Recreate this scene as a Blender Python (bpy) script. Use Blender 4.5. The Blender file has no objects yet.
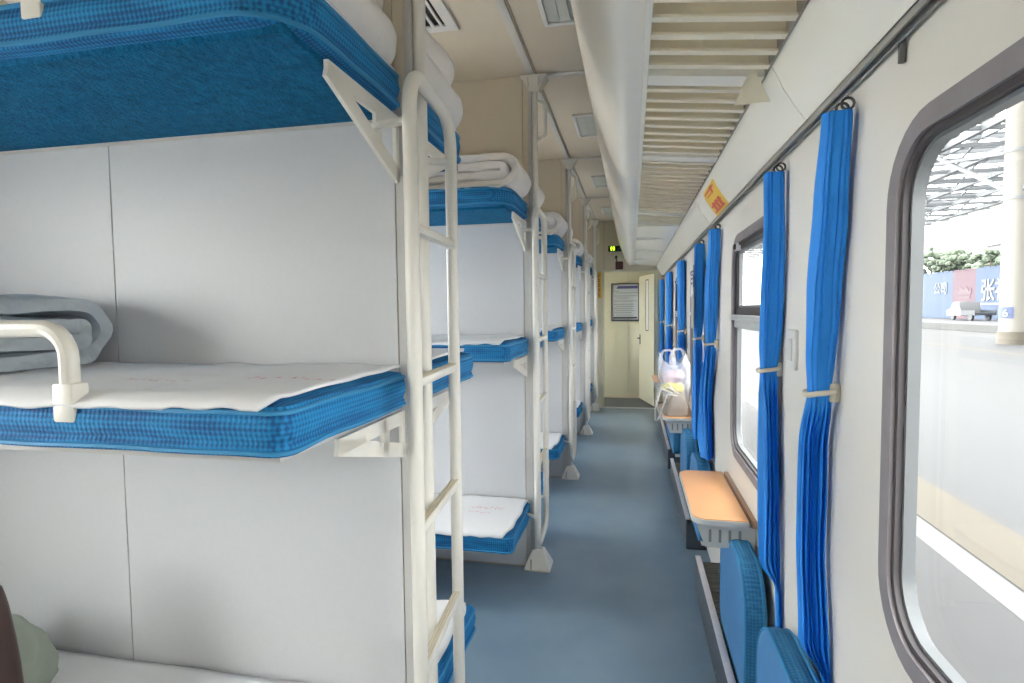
import bpy, bmesh, math, random
from mathutils import Vector, Matrix, noise
R = random.Random(7)
PI = math.pi
sc = bpy.context.scene
COL = sc.collection

# ------------------------------------------------------------------ materials
MATS = {}
def new_mat(name):
    m = bpy.data.materials.new(name); m.use_nodes = True
    nt = m.node_tree; b = nt.nodes['Principled BSDF']
    MATS[name] = m
    return m, nt, b

def mat(name, col, rough=.5, metal=0, noise_amt=0, nscale=8, bump=0, bscale=40, bdist=.01, spec=.5, emit=None, estr=0):
    m, nt, b = new_mat(name)
    b.inputs['Base Color'].default_value = (*col, 1)
    b.inputs['Roughness'].default_value = rough
    b.inputs['Metallic'].default_value = metal
    b.inputs['Specular IOR Level'].default_value = spec
    tc = nt.nodes.new('ShaderNodeTexCoord')
    if noise_amt:
        n = nt.nodes.new('ShaderNodeTexNoise'); n.inputs['Scale'].default_value = nscale; n.inputs['Detail'].default_value = 4
        nt.links.new(tc.outputs['Object'], n.inputs['Vector'])
        mx = nt.nodes.new('ShaderNodeMix'); mx.data_type = 'RGBA'
        lo = [c*(1-noise_amt) for c in col]; hi = [min(1, c*(1+noise_amt)) for c in col]
        mx.inputs[6].default_value = (*lo, 1); mx.inputs[7].default_value = (*hi, 1)
        nt.links.new(n.outputs['Fac'], mx.inputs[0]); nt.links.new(mx.outputs[2], b.inputs['Base Color'])
    if bump:
        n2 = nt.nodes.new('ShaderNodeTexNoise'); n2.inputs['Scale'].default_value = bscale; n2.inputs['Detail'].default_value = 3
        nt.links.new(tc.outputs['Object'], n2.inputs['Vector'])
        bp = nt.nodes.new('ShaderNodeBump'); bp.inputs['Strength'].default_value = bump; bp.inputs['Distance'].default_value = bdist
        nt.links.new(n2.outputs['Fac'], bp.inputs['Height']); nt.links.new(bp.outputs[0], b.inputs['Normal'])
    if emit:
        b.inputs['Emission Color'].default_value = (*emit, 1); b.inputs['Emission Strength'].default_value = estr
    return m

def weave_mat(name, light, dark, freq, dark2=None):
    """small checked weave: dark dots on a lighter ground, from three sine waves"""
    m, nt, b = new_mat(name)
    b.inputs['Roughness'].default_value = .75
    b.inputs['Specular IOR Level'].default_value = .3
    tc = nt.nodes.new('ShaderNodeTexCoord'); sx = nt.nodes.new('ShaderNodeSeparateXYZ')
    nt.links.new(tc.outputs['Object'], sx.inputs[0])
    def mth(op, a, bb=None):
        n = nt.nodes.new('ShaderNodeMath'); n.operation = op
        for i, v in enumerate((a, bb)):
            if v is None: continue
            if isinstance(v, (int, float)): n.inputs[i].default_value = v
            else: nt.links.new(v, n.inputs[i])
        return n.outputs[0]
    s = None
    for k in range(3):
        w = mth('SINE', mth('MULTIPLY', sx.outputs[k], freq))
        s = w if s is None else mth('ADD', s, w)
    nz = nt.nodes.new('ShaderNodeTexNoise'); nz.inputs['Scale'].default_value = 14; nz.inputs['Detail'].default_value = 4
    nt.links.new(tc.outputs['Object'], nz.inputs['Vector'])
    s = mth('ADD', s, mth('MULTIPLY', mth('SUBTRACT', nz.outputs['Fac'], .5), 2.4))
    rp = nt.nodes.new('ShaderNodeValToRGB')
    rp.color_ramp.elements[0].position = .2; rp.color_ramp.elements[1].position = .85
    rp.color_ramp.elements[0].color = (*light, 1); rp.color_ramp.elements[1].color = (*dark, 1)
    nt.links.new(mth('MULTIPLY', mth('ADD', s, 2.2), .23), rp.inputs[0])
    nt.links.new(rp.outputs[0], b.inputs['Base Color'])
    bp = nt.nodes.new('ShaderNodeBump'); bp.inputs['Strength'].default_value = .25; bp.inputs['Distance'].default_value = .004
    nt.links.new(s, bp.inputs['Height']); nt.links.new(bp.outputs[0], b.inputs['Normal'])
    return m

def glass_mat(name, tint=(1, 1, 1)):
    m = bpy.data.materials.new(name); m.use_nodes = True; MATS[name] = m
    nt = m.node_tree; nt.nodes.clear()
    o = nt.nodes.new('ShaderNodeOutputMaterial'); t = nt.nodes.new('ShaderNodeBsdfTransparent'); g = nt.nodes.new('ShaderNodeBsdfGlossy')
    lw = nt.nodes.new('ShaderNodeLayerWeight'); lw.inputs['Blend'].default_value = .5
    pw = nt.nodes.new('ShaderNodeMath'); pw.operation = 'POWER'; nt.links.new(lw.outputs['Facing'], pw.inputs[0]); pw.inputs[1].default_value = 6
    f = nt.nodes.new('ShaderNodeMath'); f.operation = 'MULTIPLY_ADD'; nt.links.new(pw.outputs[0], f.inputs[0]); f.inputs[1].default_value = .35; f.inputs[2].default_value = .02
    t.inputs['Color'].default_value = (*tint, 1); g.inputs['Roughness'].default_value = .02
    mx = nt.nodes.new('ShaderNodeMixShader')
    nt.links.new(f.outputs[0], mx.inputs[0]); nt.links.new(t.outputs[0], mx.inputs[1]); nt.links.new(g.outputs[0], mx.inputs[2])
    nt.links.new(mx.outputs[0], o.inputs[0])
    return m

mat('panel', (.565, .572, .59), .45, noise_amt=.03, nscale=60, bump=.05, bscale=300)
mat('panel_seam', (.42, .36, .28), .7)
mat('panel_trim', (.52, .51, .49), .45)
mat('panel_warm_light', (.64, .57, .45), .5, noise_amt=.03, nscale=6)  # warm light high on the partitions, put into the panel colour
mat('ceiling', (.66, .58, .47), .5, noise_amt=.03, nscale=4)
mat('ceiling_strip', (.60, .58, .55), .45)
mat('wall_cream', (.78, .745, .69), .5, noise_amt=.02, nscale=3)
mat('end_wall', (.70, .64, .50), .5, noise_amt=.03, nscale=3)
mat('door_cream', (.66, .65, .52), .4)
mat('white_metal', (.76, .73, .67), .32, noise_amt=.03, nscale=10)
mat('tread', (.66, .58, .44), .5)
mat('rack_white', (.88, .85, .77), .25)
mat('slat', (.86, .79, .64), .4)
mat('rack_dark', (.30, .28, .24), .6)
mat('sheet', (.80, .80, .82), .85, bump=.25, bscale=25)
mat('quilt_white', (.80, .77, .75), .85, bump=.7, bscale=11, bdist=.03)
mat('quilt_grey', (.52, .57, .61), .85, bump=.85, bscale=10, bdist=.04)
mat('stamp', (.66, .20, .24), .9)
weave_mat('blue_weave', (.016, .235, .52), (.013, .10, .27), 640)
weave_mat('pad_weave', (.045, .24, .45), (.025, .15, .33), 560)
mat('pad_face', (.065, .22, .47), .55, noise_amt=.08, nscale=20)
mat('piping', (.03, .25, .50), .6)
mat('blue_vinyl', (.008, .125, .27), .75, noise_amt=.6, nscale=45, bump=.9, bscale=90, spec=.1)
mat('curtain', (.014, .26, .80), .65, noise_amt=.08, nscale=20)
mat('curtain_hem', (.008, .03, .15), .7)
mat('tie', (.72, .66, .54), .6)
mat('rail_dark', (.13, .125, .12), .45)
mat('track', (.34, .33, .31), .4)
mat('hook', (.12, .115, .11), .35, metal=.7)
mat('rubber', (.26, .235, .25), .55, noise_amt=.2, nscale=14)
mat('rubber_dark', (.07, .06, .065), .5)
mat('gasket', (.17, .18, .19), .4)
mat('alu', (.62, .62, .62), .35, metal=.3)
mat('wood_top', (.80, .42, .19), .35, noise_amt=.12, nscale=5)
mat('wood_strip', (.44, .27, .17), .5)
mat('table_edge', (.62, .63, .62), .4)
mat('plate', (.68, .67, .63), .45)
mat('plate_slot', (.30, .28, .25), .6)
mat('casing', (.085, .10, .125), .4)
mat('casing_edge', (.66, .63, .66), .45, noise_amt=.15, nscale=60)
mat('casing_mesh', (.13, .115, .09), .6)
mat('screw', (.5, .5, .5), .3, metal=.8)
mat('sticker', (.80, .55, .06), .5)
mat('sticker_red', (.65, .10, .06), .5)
mat('led_box', (.012, .012, .01), .35)
mat('led', (.35, .9, .02), .5, emit=(.45, 1, .02), estr=2.2)
mat('led_off', (.05, .06, .05), .4)
mat('dark_red', (.10, .035, .04), .5)
mat('black', (.02, .02, .02), .5)
mat('frame_dark', (.07, .09, .12), .35)
mat('paper', (.60, .66, .74), .6)
mat('paper_title', (.10, .10, .32), .6)
mat('paper_line', (.30, .33, .40), .6)
mat('paper_white', (.78, .76, .78), .7)
mat('ink', (.10, .08, .22), .7)
mat('card_grey', (.42, .42, .40), .6)
mat('tag_beige', (.88, .83, .68), .6)
mat('taupe', (.33, .28, .24), .85, bump=.3, bscale=60)
mat('strap_grey', (.55, .54, .51), .6)
mat('cloth_green', (.30, .335, .285), .9, noise_amt=.1, nscale=10, bump=.3, bscale=30)
mat('leather', (.045, .022, .018), .35, noise_amt=.3, nscale=12)
mat('chrome', (.8, .8, .8), .15, metal=1)
mat('pack_yellow', (.80, .70, .10), .5)
mat('pack_pink', (.72, .52, .62), .6)
mat('pack_brown', (.45, .30, .20), .6)
mat('light_frame', (.74, .73, .71), .4)
mat('light_diffuser', (.52, .54, .50), .3)
mat('vent_black', (.015, .015, .018), .6)
mat('vest_floor', (.05, .06, .075), .4)
glass_mat('glass', (.97, .985, .98))

# plastic bag film
m, nt, b = new_mat('plastic')
b.inputs['Base Color'].default_value = (.88, .88, .93, 1); b.inputs['Roughness'].default_value = .3
b.inputs['Alpha'].default_value = .30

# floor linoleum: soft gloss, tiny flecks
m, nt, b = new_mat('linoleum')
tc = nt.nodes.new('ShaderNodeTexCoord'); n = nt.nodes.new('ShaderNodeTexNoise'); n.inputs['Scale'].default_value = 3; n.inputs['Detail'].default_value = 6
nt.links.new(tc.outputs['Object'], n.inputs['Vector'])
rp = nt.nodes.new('ShaderNodeValToRGB'); rp.color_ramp.elements[0].color = (.17, .25, .33, 1); rp.color_ramp.elements[1].color = (.20, .285, .365, 1)
rp.color_ramp.elements[0].position = .35; rp.color_ramp.elements[1].position = .65
nt.links.new(n.outputs['Fac'], rp.inputs[0]); nt.links.new(rp.outputs[0], b.inputs['Base Color'])
b.inputs['Roughness'].default_value = .32

# platform paving: fine ribs along the track
def ribbed(name, col, scale, depth, axis='Y'):
    m, nt, b = new_mat(name)
    tc = nt.nodes.new('ShaderNodeTexCoord'); w = nt.nodes.new('ShaderNodeTexWave'); w.bands_direction = axis; w.inputs['Scale'].default_value = scale
    w.inputs['Distortion'].default_value = .4
    nt.links.new(tc.outputs['Object'], w.inputs['Vector'])
    mx = nt.nodes.new('ShaderNodeMix'); mx.data_type = 'RGBA'
    mx.inputs[6].default_value = (*[c*(1-depth) for c in col], 1); mx.inputs[7].default_value = (*col, 1)
    nt.links.new(w.outputs['Fac'], mx.inputs[0]); nt.links.new(mx.outputs[2], b.inputs['Base Color'])
    b.inputs['Roughness'].default_value = .6
ribbed('paving', (.037, .0375, .0385), 3.2, .16, 'Y')
ribbed('tactile', (.058, .048, .034), 8, .12, 'DIAGONAL')
mat('paving_plain', (.034, .0335, .035), .6, noise_amt=.08, nscale=2)
mat('road', (.034, .035, .038), .5)
mat('line_white', (.10, .10, .10), .6)
mat('kerb', (.045, .045, .044), .7)
mat('column_cream', (.12, .112, .098), .6)
mat('plaque_blue', (.018, .032, .085), .5)
mat('steel_pale', (.085, .09, .096), .5)
mat('hoard_blue', (.022, .045, .095), .6)
mat('hoard_red', (.060, .024, .038), .6)
mat('hoard_white', (.15, .155, .16), .6)
mat('hoard_pale', (.075, .045, .058), .6)
mat('leaf', (.058, .075, .05), .8, noise_amt=.4, nscale=3)
mat('trunk', (.14, .10, .07), .8)
mat('building', (.085, .084, .082), .7)
mat('building_window', (.022, .028, .045), .3)
mat('van_white', (.10, .102, .105), .35)
mat('van_dark', (.03, .034, .042), .5)
mat('bounce_pale', (.74, .72, .68), .9, noise_amt=.3, nscale=20)  # kept pale to reflect light, for the unseen left ground

# ------------------------------------------------------------------ mesh helper
class G:
    def __init__(s): s.v = []; s.f = []; s.m = []
    def add(s, vs, fs, mi=0):
        o = len(s.v); s.v += [tuple(p) for p in vs]
        for f in fs: s.f.append([i+o for i in f]); s.m.append(mi)
        return s
    def box(s, a, b, mi=0, bev=0):
        x0, y0, z0 = [min(p, q) for p, q in zip(a, b)]; x1, y1, z1 = [max(p, q) for p, q in zip(a, b)]
        if bev <= 0:
            vs = [(x0,y0,z0),(x1,y0,z0),(x1,y1,z0),(x0,y1,z0),(x0,y0,z1),(x1,y0,z1),(x1,y1,z1),(x0,y1,z1)]
            return s.add(vs, [(3,2,1,0),(4,5,6,7),(0,1,5,4),(1,2,6,5),(2,3,7,6),(3,0,4,7)], mi)
        bm = bmesh.new(); bmesh.ops.create_cube(bm, size=1)
        for v in bm.verts: v.co = Vector(((x0+x1)/2+v.co.x*(x1-x0), (y0+y1)/2+v.co.y*(y1-y0), (z0+z1)/2+v.co.z*(z1-z0)))
        bev = min(bev, .45*min(x1-x0, y1-y0, z1-z0))
        bmesh.ops.bevel(bm, geom=bm.edges[:], offset=bev, segments=2, profile=.5, affect='EDGES')
        return s.bm(bm, mi)
    def bm(s, bm, mi=0):
        bm.verts.index_update()
        s.add([v.co[:] for v in bm.verts], [[v.index for v in f.verts] for f in bm.faces], mi); bm.free(); return s
    def beam(s, p, q, w, h, mi=0, up=(0, 0, 1)):
        p = Vector(p); q = Vector(q); d = (q-p).normalized(); up = Vector(up)
        if abs(d.dot(up)) > .98: up = Vector((1, 0, 0))
        a = d.cross(up).normalized()*w/2; c = a.cross(d).normalized()*h/2
        vs = [p-a-c, p+a-c, p+a+c, p-a+c, q-a-c, q+a-c, q+a+c, q-a+c]
        return s.add(vs, [(3,2,1,0),(4,5,6,7),(0,1,5,4),(1,2,6,5),(2,3,7,6),(3,0,4,7)], mi)
    def tube(s, path, r, n=10, closed=False, mi=0):
        P = [Vector(p) for p in path]; N = len(P); rings = []
        up = None
        for i in range(N):
            if closed: t = (P[(i+1) % N]-P[i-1]).normalized()
            else: t = (P[min(i+1, N-1)]-P[max(i-1, 0)]).normalized()
            if up is None:
                up = Vector((0, 0, 1)) if abs(t.z) < .9 else Vector((1, 0, 0))
            up = (up - t*up.dot(t)).normalized(); a = t.cross(up)
            rr = r[i] if isinstance(r, (list, tuple)) else r
            rings.append([P[i]+(a*math.cos(2*PI*k/n)+up*math.sin(2*PI*k/n))*rr for k in range(n)])
        vs = [p for rg in rings for p in rg]; fs = []
        M = N if closed else N-1
        for i in range(M):
            for k in range(n):
                j = (i+1) % N; k2 = (k+1) % n
                fs.append((i*n+k, i*n+k2, j*n+k2, j*n+k))
        if not closed: fs += [tuple(range(n-1, -1, -1)), tuple((N-1)*n+k for k in range(n))]
        return s.add(vs, fs, mi)
    def prism(s, poly, axis, a, b, mi=0):
        """extrude 2D polygon along axis; poly coords are the two other axes in xyz order"""
        n = len(poly)
        def P(u, w, t): return {'x': (t, u, w), 'y': (u, t, w), 'z': (u, w, t)}[axis]
        vs = [P(u, w, a) for u, w in poly]+[P(u, w, b) for u, w in poly]
        fs = [tuple(range(n)), tuple(range(2*n-1, n-1, -1))]+[(i, i+n, (i+1) % n+n, (i+1) % n) for i in range(n)]
        return s.add(vs, fs, mi)
    def sphere(s, c, r, mi=0, sub=2, sc=(1, 1, 1), amt=0, freq=3, seed=0):
        bm = bmesh.new(); bmesh.ops.create_icosphere(bm, subdivisions=sub, radius=1)
        for v in bm.verts:
            k = 1+amt*noise.noise(v.co*freq+Vector((seed*3.1, seed*1.7, 0)))
            v.co = Vector((c[0]+v.co.x*r*sc[0]*k, c[1]+v.co.y*r*sc[1]*k, c[2]+v.co.z*r*sc[2]*k))
        return s.bm(bm, mi)
    def grid(s, fn, nu, nv, mi=0, wrapu=False):
        vs = [fn(i/nu, j/nv) for j in range(nv+1) for i in range(nu if wrapu else nu+1)]
        w = nu if wrapu else nu+1
        fs = [(j*w+i, j*w+(i+1) % w, (j+1)*w+(i+1) % w, (j+1)*w+i) for j in range(nv) for i in range(nu)]
        return s.add(vs, fs, mi)
    def build(s, name, mats, parent=None, smooth=30, base=None):
        me = bpy.data.meshes.new(name)
        me.from_pydata(s.v, [], s.f)
        ml = mats if isinstance(mats, (list, tuple)) else [mats]
        for mm in ml: me.materials.append(MATS[mm])
        for p, mi in zip(me.polygons, s.m): p.material_index = mi
        bm = bmesh.new(); bm.from_mesh(me); bmesh.ops.recalc_face_normals(bm, faces=bm.faces[:])
        bm.to_mesh(me); bm.free()
        if smooth:
            for p in me.polygons: p.use_smooth = True
            me.set_sharp_from_angle(angle=math.radians(smooth))
        o = bpy.data.objects.new(name, me); COL.objects.link(o)
        if parent: o.parent = parent
        if base is not None:
            me.transform(Matrix.Translation(-Vector(base))); o.location = base
        return o

def fillet(path, r, n=6, closed=False):
    P = [Vector(p) for p in path]; out = []; N = len(P)
    for i in range(N):
        if not closed and i in (0, N-1): out.append(P[i]); continue
        a, p, b = P[i-1], P[i], P[(i+1) % N]
        d1 = (a-p).normalized(); d2 = (b-p).normalized()
        ang = d1.angle(d2); t = min(r/math.tan(ang/2), .48*(a-p).length, .48*(b-p).length)
        s, e = p+d1*t, p+d2*t
        rr = t*math.tan(ang/2); cc = p+(d1+d2).normalized()*(rr/math.sin(ang/2))
        v0, v1 = s-cc, e-cc; tot = v0.angle(v1); ax = v0.cross(v1)
        if ax.length < 1e-9: out.append(p); continue
        for k in range(n+1): out.append(cc+Matrix.Rotation(tot*k/n, 3, ax) @ v0)
    return out

def rrect(a0, a1, b0, b1, r, n=6):
    """rounded rectangle, r = one radius or four (a0b0, a1b0, a1b1, a0b1)"""
    rs = r if isinstance(r, (list, tuple)) else [r]*4; out = []
    for (cx, cy, t0), q in zip(((a0+rs[0], b0+rs[0], PI), (a1-rs[1], b0+rs[1], 1.5*PI), (a1-rs[2], b1-rs[2], 0), (a0+rs[3], b1-rs[3], .5*PI)), rs):
        for k in range(n+1):
            t = t0+.5*PI*k/n; out.append((cx+q*math.cos(t), cy+q*math.sin(t)))
    return out

def tag(o, label=None, cat=None, group=None, kind=None):
    if label: o['label'] = label
    if cat: o['category'] = cat
    if group: o['group'] = group
    if kind: o['kind'] = kind
    return o
def thing(name, label, cat, loc=(0, 0, 0), group=None):
    o = bpy.data.objects.new(name, None); COL.objects.link(o); o.location = loc; o.empty_display_size = .1
    return tag(o, label, cat, group)
def copy_tree(o, parent=None, loc=None, label=None):
    kids = list(o.children)
    c = o.copy(); COL.objects.link(c); c.parent = parent
    if loc is not None: c.location = loc
    if label: c['label'] = label
    for k in kids: copy_tree(k, c)
    return c
def struct(o, label, cat):
    return tag(o, label, cat, kind='structure')

# ------------------------------------------------------------------ dimensions
WX = .46           # corridor window wall
LX = -2.42         # compartment outer wall
ZC = 2.80
Y0, YE, YV = -1.3, 8.70, 9.76
PY = [1.42, 3.22, 5.02, 6.82, 8.60]
ORD = ['first', 'second', 'third', 'fourth', 'fifth']
PXR = -.565        # corridor end of the partitions
XLAD, XPOLE = -.492, -.531

# ------------------------------------------------------------------ shell
struct(G().box((LX-.1, Y0-.1, -.1), (WX+.1, YE, 0)).build('floor', 'linoleum'), 'blue-grey linoleum corridor floor', 'floor')
struct(G().box((LX-.1, YE, -.1), (WX+.1, YV+.1, 0)).build('floor_vestibule', 'vest_floor'), 'dark floor of the vestibule beyond the open door', 'floor')
struct(G().box((LX-.1, Y0-.1, ZC), (WX+.1, YV+.1, ZC+.08)).build('ceiling', 'ceiling'), 'beige ceiling panels above the bunks and corridor', 'ceiling')
struct(G().box((LX-.1, Y0-.1, 0), (WX+.1, Y0, ZC)).build('wall_back_blocker', 'wall_cream'), 'unseen cream wall added behind the camera to block light', 'wall')  # added to stop light from the open back; the corridor runs on

# right wall with rounded window openings
def wall_with_windows(name, x, xo, y0, y1, holes, matname):
    """wall slab between planes x (inner) and xo (outer); holes (ya, yb, za, zb, r)"""
    g = G(); ys = [y0]
    for h in holes: ys += [h[0]-.08, h[1]+.08]
    ys.append(y1)
    for i in range(0, len(ys), 2): g.box((x, ys[i], 0), (xo, ys[i+1], ZC))
    for ya, yb, za, zb, r in holes:
        n = 8; hp = rrect(ya, yb, za, zb, r, n)
        A, B = ya-.08, yb+.08; corners = [(A, 0), (B, 0), (B, ZC), (A, ZC)]
        op = []
        for c in range(4): op += [corners[c]]*(n+1)
        N = len(hp); vs = []
        for X in (x, xo):
            vs += [(X, p[0], p[1]) for p in hp]+[(X, p[0], p[1]) for p in op]
        fs = []
        for i in range(N):
            j = (i+1) % N
            for o in (0, 2*N):
                f = [i+o, j+o, j+N+o, i+N+o]
                if op[i] == op[j]: f = [i+o, j+o, i+N+o]
                fs.append(f)
            fs.append([i, j, j+2*N, i+2*N])
        g.add(vs, fs)
    return g.build(name, matname)

WZ0, WZ1 = .81, 1.83
RW = [(.10, 1.14), (1.92, 2.77), (3.78, 4.66), (5.42, 6.22), (6.98, 7.85), (8.98, 9.55)]  # last opening is unseen, added to let light into the vestibule
WZ = [(.90, 1.80)]+[(.845, 1.805)]*5
rh = [(a, b, z[0], z[1], .13) for (a, b), z in zip(RW, WZ)]
struct(wall_with_windows('wall_right', WX, WX+.034, Y0-.1, YV+.1, rh, 'wall_cream'), 'cream corridor wall with the large windows', 'wall')
LW = [(-.32, .56), (1.86, 2.78), (3.66, 4.58), (5.46, 6.38), (7.26, 8.18), (8.86, 9.6)]  # the final one is added to brighten the vestibule, out of view
lh = [(a, b, .95, 1.98, .1) for a, b in LW]
struct(wall_with_windows('wall_left', LX, LX-.034, Y0-.1, YV+.1, lh, 'wall_cream'), 'outer compartment wall behind the bunks', 'wall')

def ring(g, y0, y1, z0, z1, r, w, xa, xb, mi=0, n=8):
    """rounded rectangular ring of width w between planes xa and xb"""
    o = rrect(y0, y1, z0, z1, r, n); i = rrect(y0+w, y1-w, z0+w, z1-w, max(.01, r-w), n); N = len(o)
    vs = [(xa, *p) for p in o]+[(xa, *p) for p in i]+[(xb, *p) for p in o]+[(xb, *p) for p in i]; fs = []
    for k in range(N):
        j = (k+1) % N
        fs += [(k, j, j+N, k+N), (k+2*N, j+2*N, j+3*N, k+3*N), (k, j, j+2*N, k+2*N), (k+N, j+N, j+3*N, k+3*N)]
    g.add(vs, fs, mi)

def make_window(num, ya, yb, z0, z1, x, sgn, sash, label, r=.11):
    root = bpy.data.objects.new('window_%d' % num, None); COL.objects.link(root); root.location = (x, (ya+yb)/2, z0)
    tag(root, label, 'window', kind='structure')
    B = Vector((x, (ya+yb)/2, z0)); inv = Matrix.Translation(-B)
    def part(g, nm, mt):
        o = g.build(nm, mt); o.data.transform(inv); o.parent = root; tag(o, kind='structure'); return o
    g = G(); ring(g, ya-.012, yb+.012, z0-.012, z1+.012, r+.012, .036, x-sgn*.012, x+sgn*.012)
    part(g, 'window_frame', 'rubber')
    g = G(); ring(g, ya+.018, yb-.018, z0+.018, z1-.018, r-.018, .017, x-sgn*.005, x+sgn*.026, 0)
    ring(g, ya+.030, yb-.030, z0+.030, z1-.030, r-.030, .012, x+sgn*.006, x+sgn*.026, 1)
    part(g, 'inner_seal', ['rubber_dark', 'gasket'])
    g = G(); g.prism(rrect(ya+.034, yb-.034, z0+.034, z1-.034, r-.034, 6), 'x', x+sgn*.026, x+sgn*.031)
    part(g, 'pane', 'glass')
    if sash:
        zb = 1.456; g = G()
        g.box((x-sgn*.02, ya+.04, zb-.012), (x+sgn*.022, yb-.03, zb+.012), 0, .004)
        g.box((x-sgn*.008, ya+.05, zb-.045), (x+sgn*.022, yb-.05, zb-.012), 0, .003)
        part(g, 'sash_bar', 'alu')
        g = G(); ring(g, ya+.03, yb-.03, zb+.012, z1-.02, .03, .032, x+sgn*.002, x+sgn*.024, 0)
        ring(g, ya+.06, yb-.06, zb+.042, z1-.05, .02, .012, x+sgn*.008, x+sgn*.024, 1)
        part(g, 'upper_sash', ['rubber_dark', 'gasket'])
        g = G(); g.box((x-.012, yb-.13, z1-.055), (x+sgn*.02, yb-.03, z1-.018), 0, .006); g.box((x-.02, yb-.10, z1-.05), (x, yb-.06, z1-.026), 1, .004)
        part(g, 'sash_latch', ['alu', 'rubber_dark'])
    return root
WL = ['large round-cornered fixed window nearest the camera, showing the platform', 'corridor window with a small opening upper sash, above the nearest folding table',
      'corridor window above the table with the shopping bag', 'corridor window fourth from the camera', 'corridor window fifth from the camera', 'unseen vestibule window added for light past the end wall']
for i, (a, b) in enumerate(RW): make_window(i+1, a, b, WZ[i][0], WZ[i][1], WX, 1, i > 0, WL[i], .13)
for i, (a, b) in enumerate(LW): make_window(i+11, a, b, .95, 1.98, LX, -1, False, 'compartment window in %s bay of bunks from the camera' % ['the nearest', 'the second', 'the third', 'the fourth', 'the last', 'the vestibule, added for light past the last'][i], .1)

# partitions between the bays
def make_partition(i):
    y = PY[i]; g = G(); h = .018; s1, s2 = -1.478, -.598
    g.box((LX, y-h+.006, 0), (PXR-.004, y+h-.006, ZC), 1)
    for a, b in ((LX, s1-.0022), (s1+.0022, s2-.002), (s2+.002, PXR)):
        g.box((a, y-h, .012), (b, y+h, 2.06), 2 if a > -.7 else 0)
        g.box((a, y-h, 2.06), (b, y+h, ZC), 3)
    g.box((LX, y-h-.004, 1.985), (PXR-.03, y+h+.004, 2.003), 2)
    return struct(g.build('wall_partition', ['panel', 'panel_seam', 'panel_trim', 'panel_warm_light'], smooth=0),
                  'pale grey partition panel of the %s bunk stack from the camera' % ORD[i], 'wall')
for i in range(5): make_partition(i)

# ceiling strips
g = G(); g.box((-.562, Y0, ZC-.012), (-.522, YE, ZC+.01), 0, .003)
struct(g.build('trim_1', 'ceiling_strip'), 'long grey ceiling strip running above the bunk posts', 'ceiling trim')
g = G(); g.box((-.517, Y0, ZC-.004), (-.511, YE, ZC+.01), 0)
struct(g.build('trim_2', 'panel_seam'), 'dark joint beside the long ceiling strip', 'ceiling trim')
for k, y in enumerate(PY[:4]):
    struct(G().box((-.52, y-.02, ZC-.01), (WX, y+.02, ZC+.01), 0, .003).build('trim_%d' % (k+3), 'ceiling_strip'), 'grey ceiling cross strip above the %s bunk post' % ORD[k], 'ceiling trim')

# end wall and vestibule
DX0, DX1, DZ = -.405, .352, 2.05
g = G(); g.box((LX, YE, 0), (DX0, YE+.05, ZC)); g.box((DX1, YE, 0), (WX, YE+.05, ZC)); g.box((DX0, YE, DZ), (DX1, YE+.05, ZC))
struct(g.build('wall_end', 'end_wall', smooth=0), 'beige end wall around the open doorway', 'wall')
struct(G().box((-.409, YE-.003, DZ+.04), (-.402, YE, ZC)).build('trim_9', 'panel_seam'), 'vertical panel joint above the doorway corner', 'wall trim')
g = G(); fw = .035
g.box((DX0-fw, YE-.014, 0), (DX0, YE+.06, DZ+fw), 0, .005); g.box((DX1, YE-.014, 0), (DX1+fw, YE+.06, DZ+fw), 0, .005); g.box((DX0, YE-.014, DZ), (DX1, YE+.06, DZ+fw), 0, .005)
g.box((DX0, YE-.01, 0), (DX1, YE+.05, .012), 1, .003)
struct(g.build('door_1', ['door_cream', 'alu']), 'cream frame and metal sill of the open doorway at the corridor end', 'door frame')
g = G(); g.box((LX, YV, 0), (WX, YV+.05, ZC))
struct(g.build('wall_vestibule', 'door_cream', smooth=0), 'cream wall seen through the doorway with a framed notice', 'wall')
g = G(); g.box((-.06, YV-.006, .10), (-.053, YV, 2.5))
struct(g.build('trim_10', 'panel_trim'), 'vertical joint in the wall beyond the doorway', 'wall trim')
g = G(); g.box((LX, YV-.014, 0), (WX, YV, .05))
struct(g.build('baseboard_vestibule', 'end_wall'), 'low skirting of the wall beyond the doorway', 'baseboard')
# door leaf ajar in the vestibule
hx, hy = .345, YE+.07; ang = math.radians(104); Ld = .86
leaf = bpy.data.objects.new('door_2', None); COL.objects.link(leaf); leaf.location = (hx, hy, 0); leaf.rotation_euler = (0, 0, ang)
tag(leaf, 'cream door leaf with a tall glazed slot, standing open past the doorway', 'door', kind='structure')
g = G(); g.box((0, -.018, .03), (.30, .018, 2.02)); g.box((.30, -.018, .03), (.46, .018, 1.15)); g.box((.30, -.018, 1.95), (.46, .018, 2.02)); g.box((.46, -.018, .03), (Ld, .018, 2.02))
o = g.build('door_leaf', 'door_cream', leaf, smooth=0); tag(o, kind='structure')
g = G(); ring2 = [(.30, 1.15), (.46, 1.15), (.46, 1.95), (.30, 1.95)]
for a, b in (((.30, 1.15), (.315, 1.95)), ((.445, 1.15), (.46, 1.95)), ((.30, 1.15), (.46, 1.165)), ((.30, 1.935), (.46, 1.95))):
    g.box((a[0], -.020, a[1]), (b[0], .020, b[1]))
o = g.build('door_window_frame', 'rubber_dark', leaf); tag(o, kind='structure')
o = G().box((.315, -.0165, 1.165), (.445, .0165, 1.935)).build('door_window_pane', 'paper_white', leaf); tag(o, kind='structure')
g = G(); g.box((Ld-.10, .018, .92), (Ld-.05, .026, 1.08), 0, .003); g.tube(fillet([(Ld-.075, .02, 1.02), (Ld-.075, .065, 1.02), (Ld-.20, .065, 1.02)], .015), .009, 8)
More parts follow.
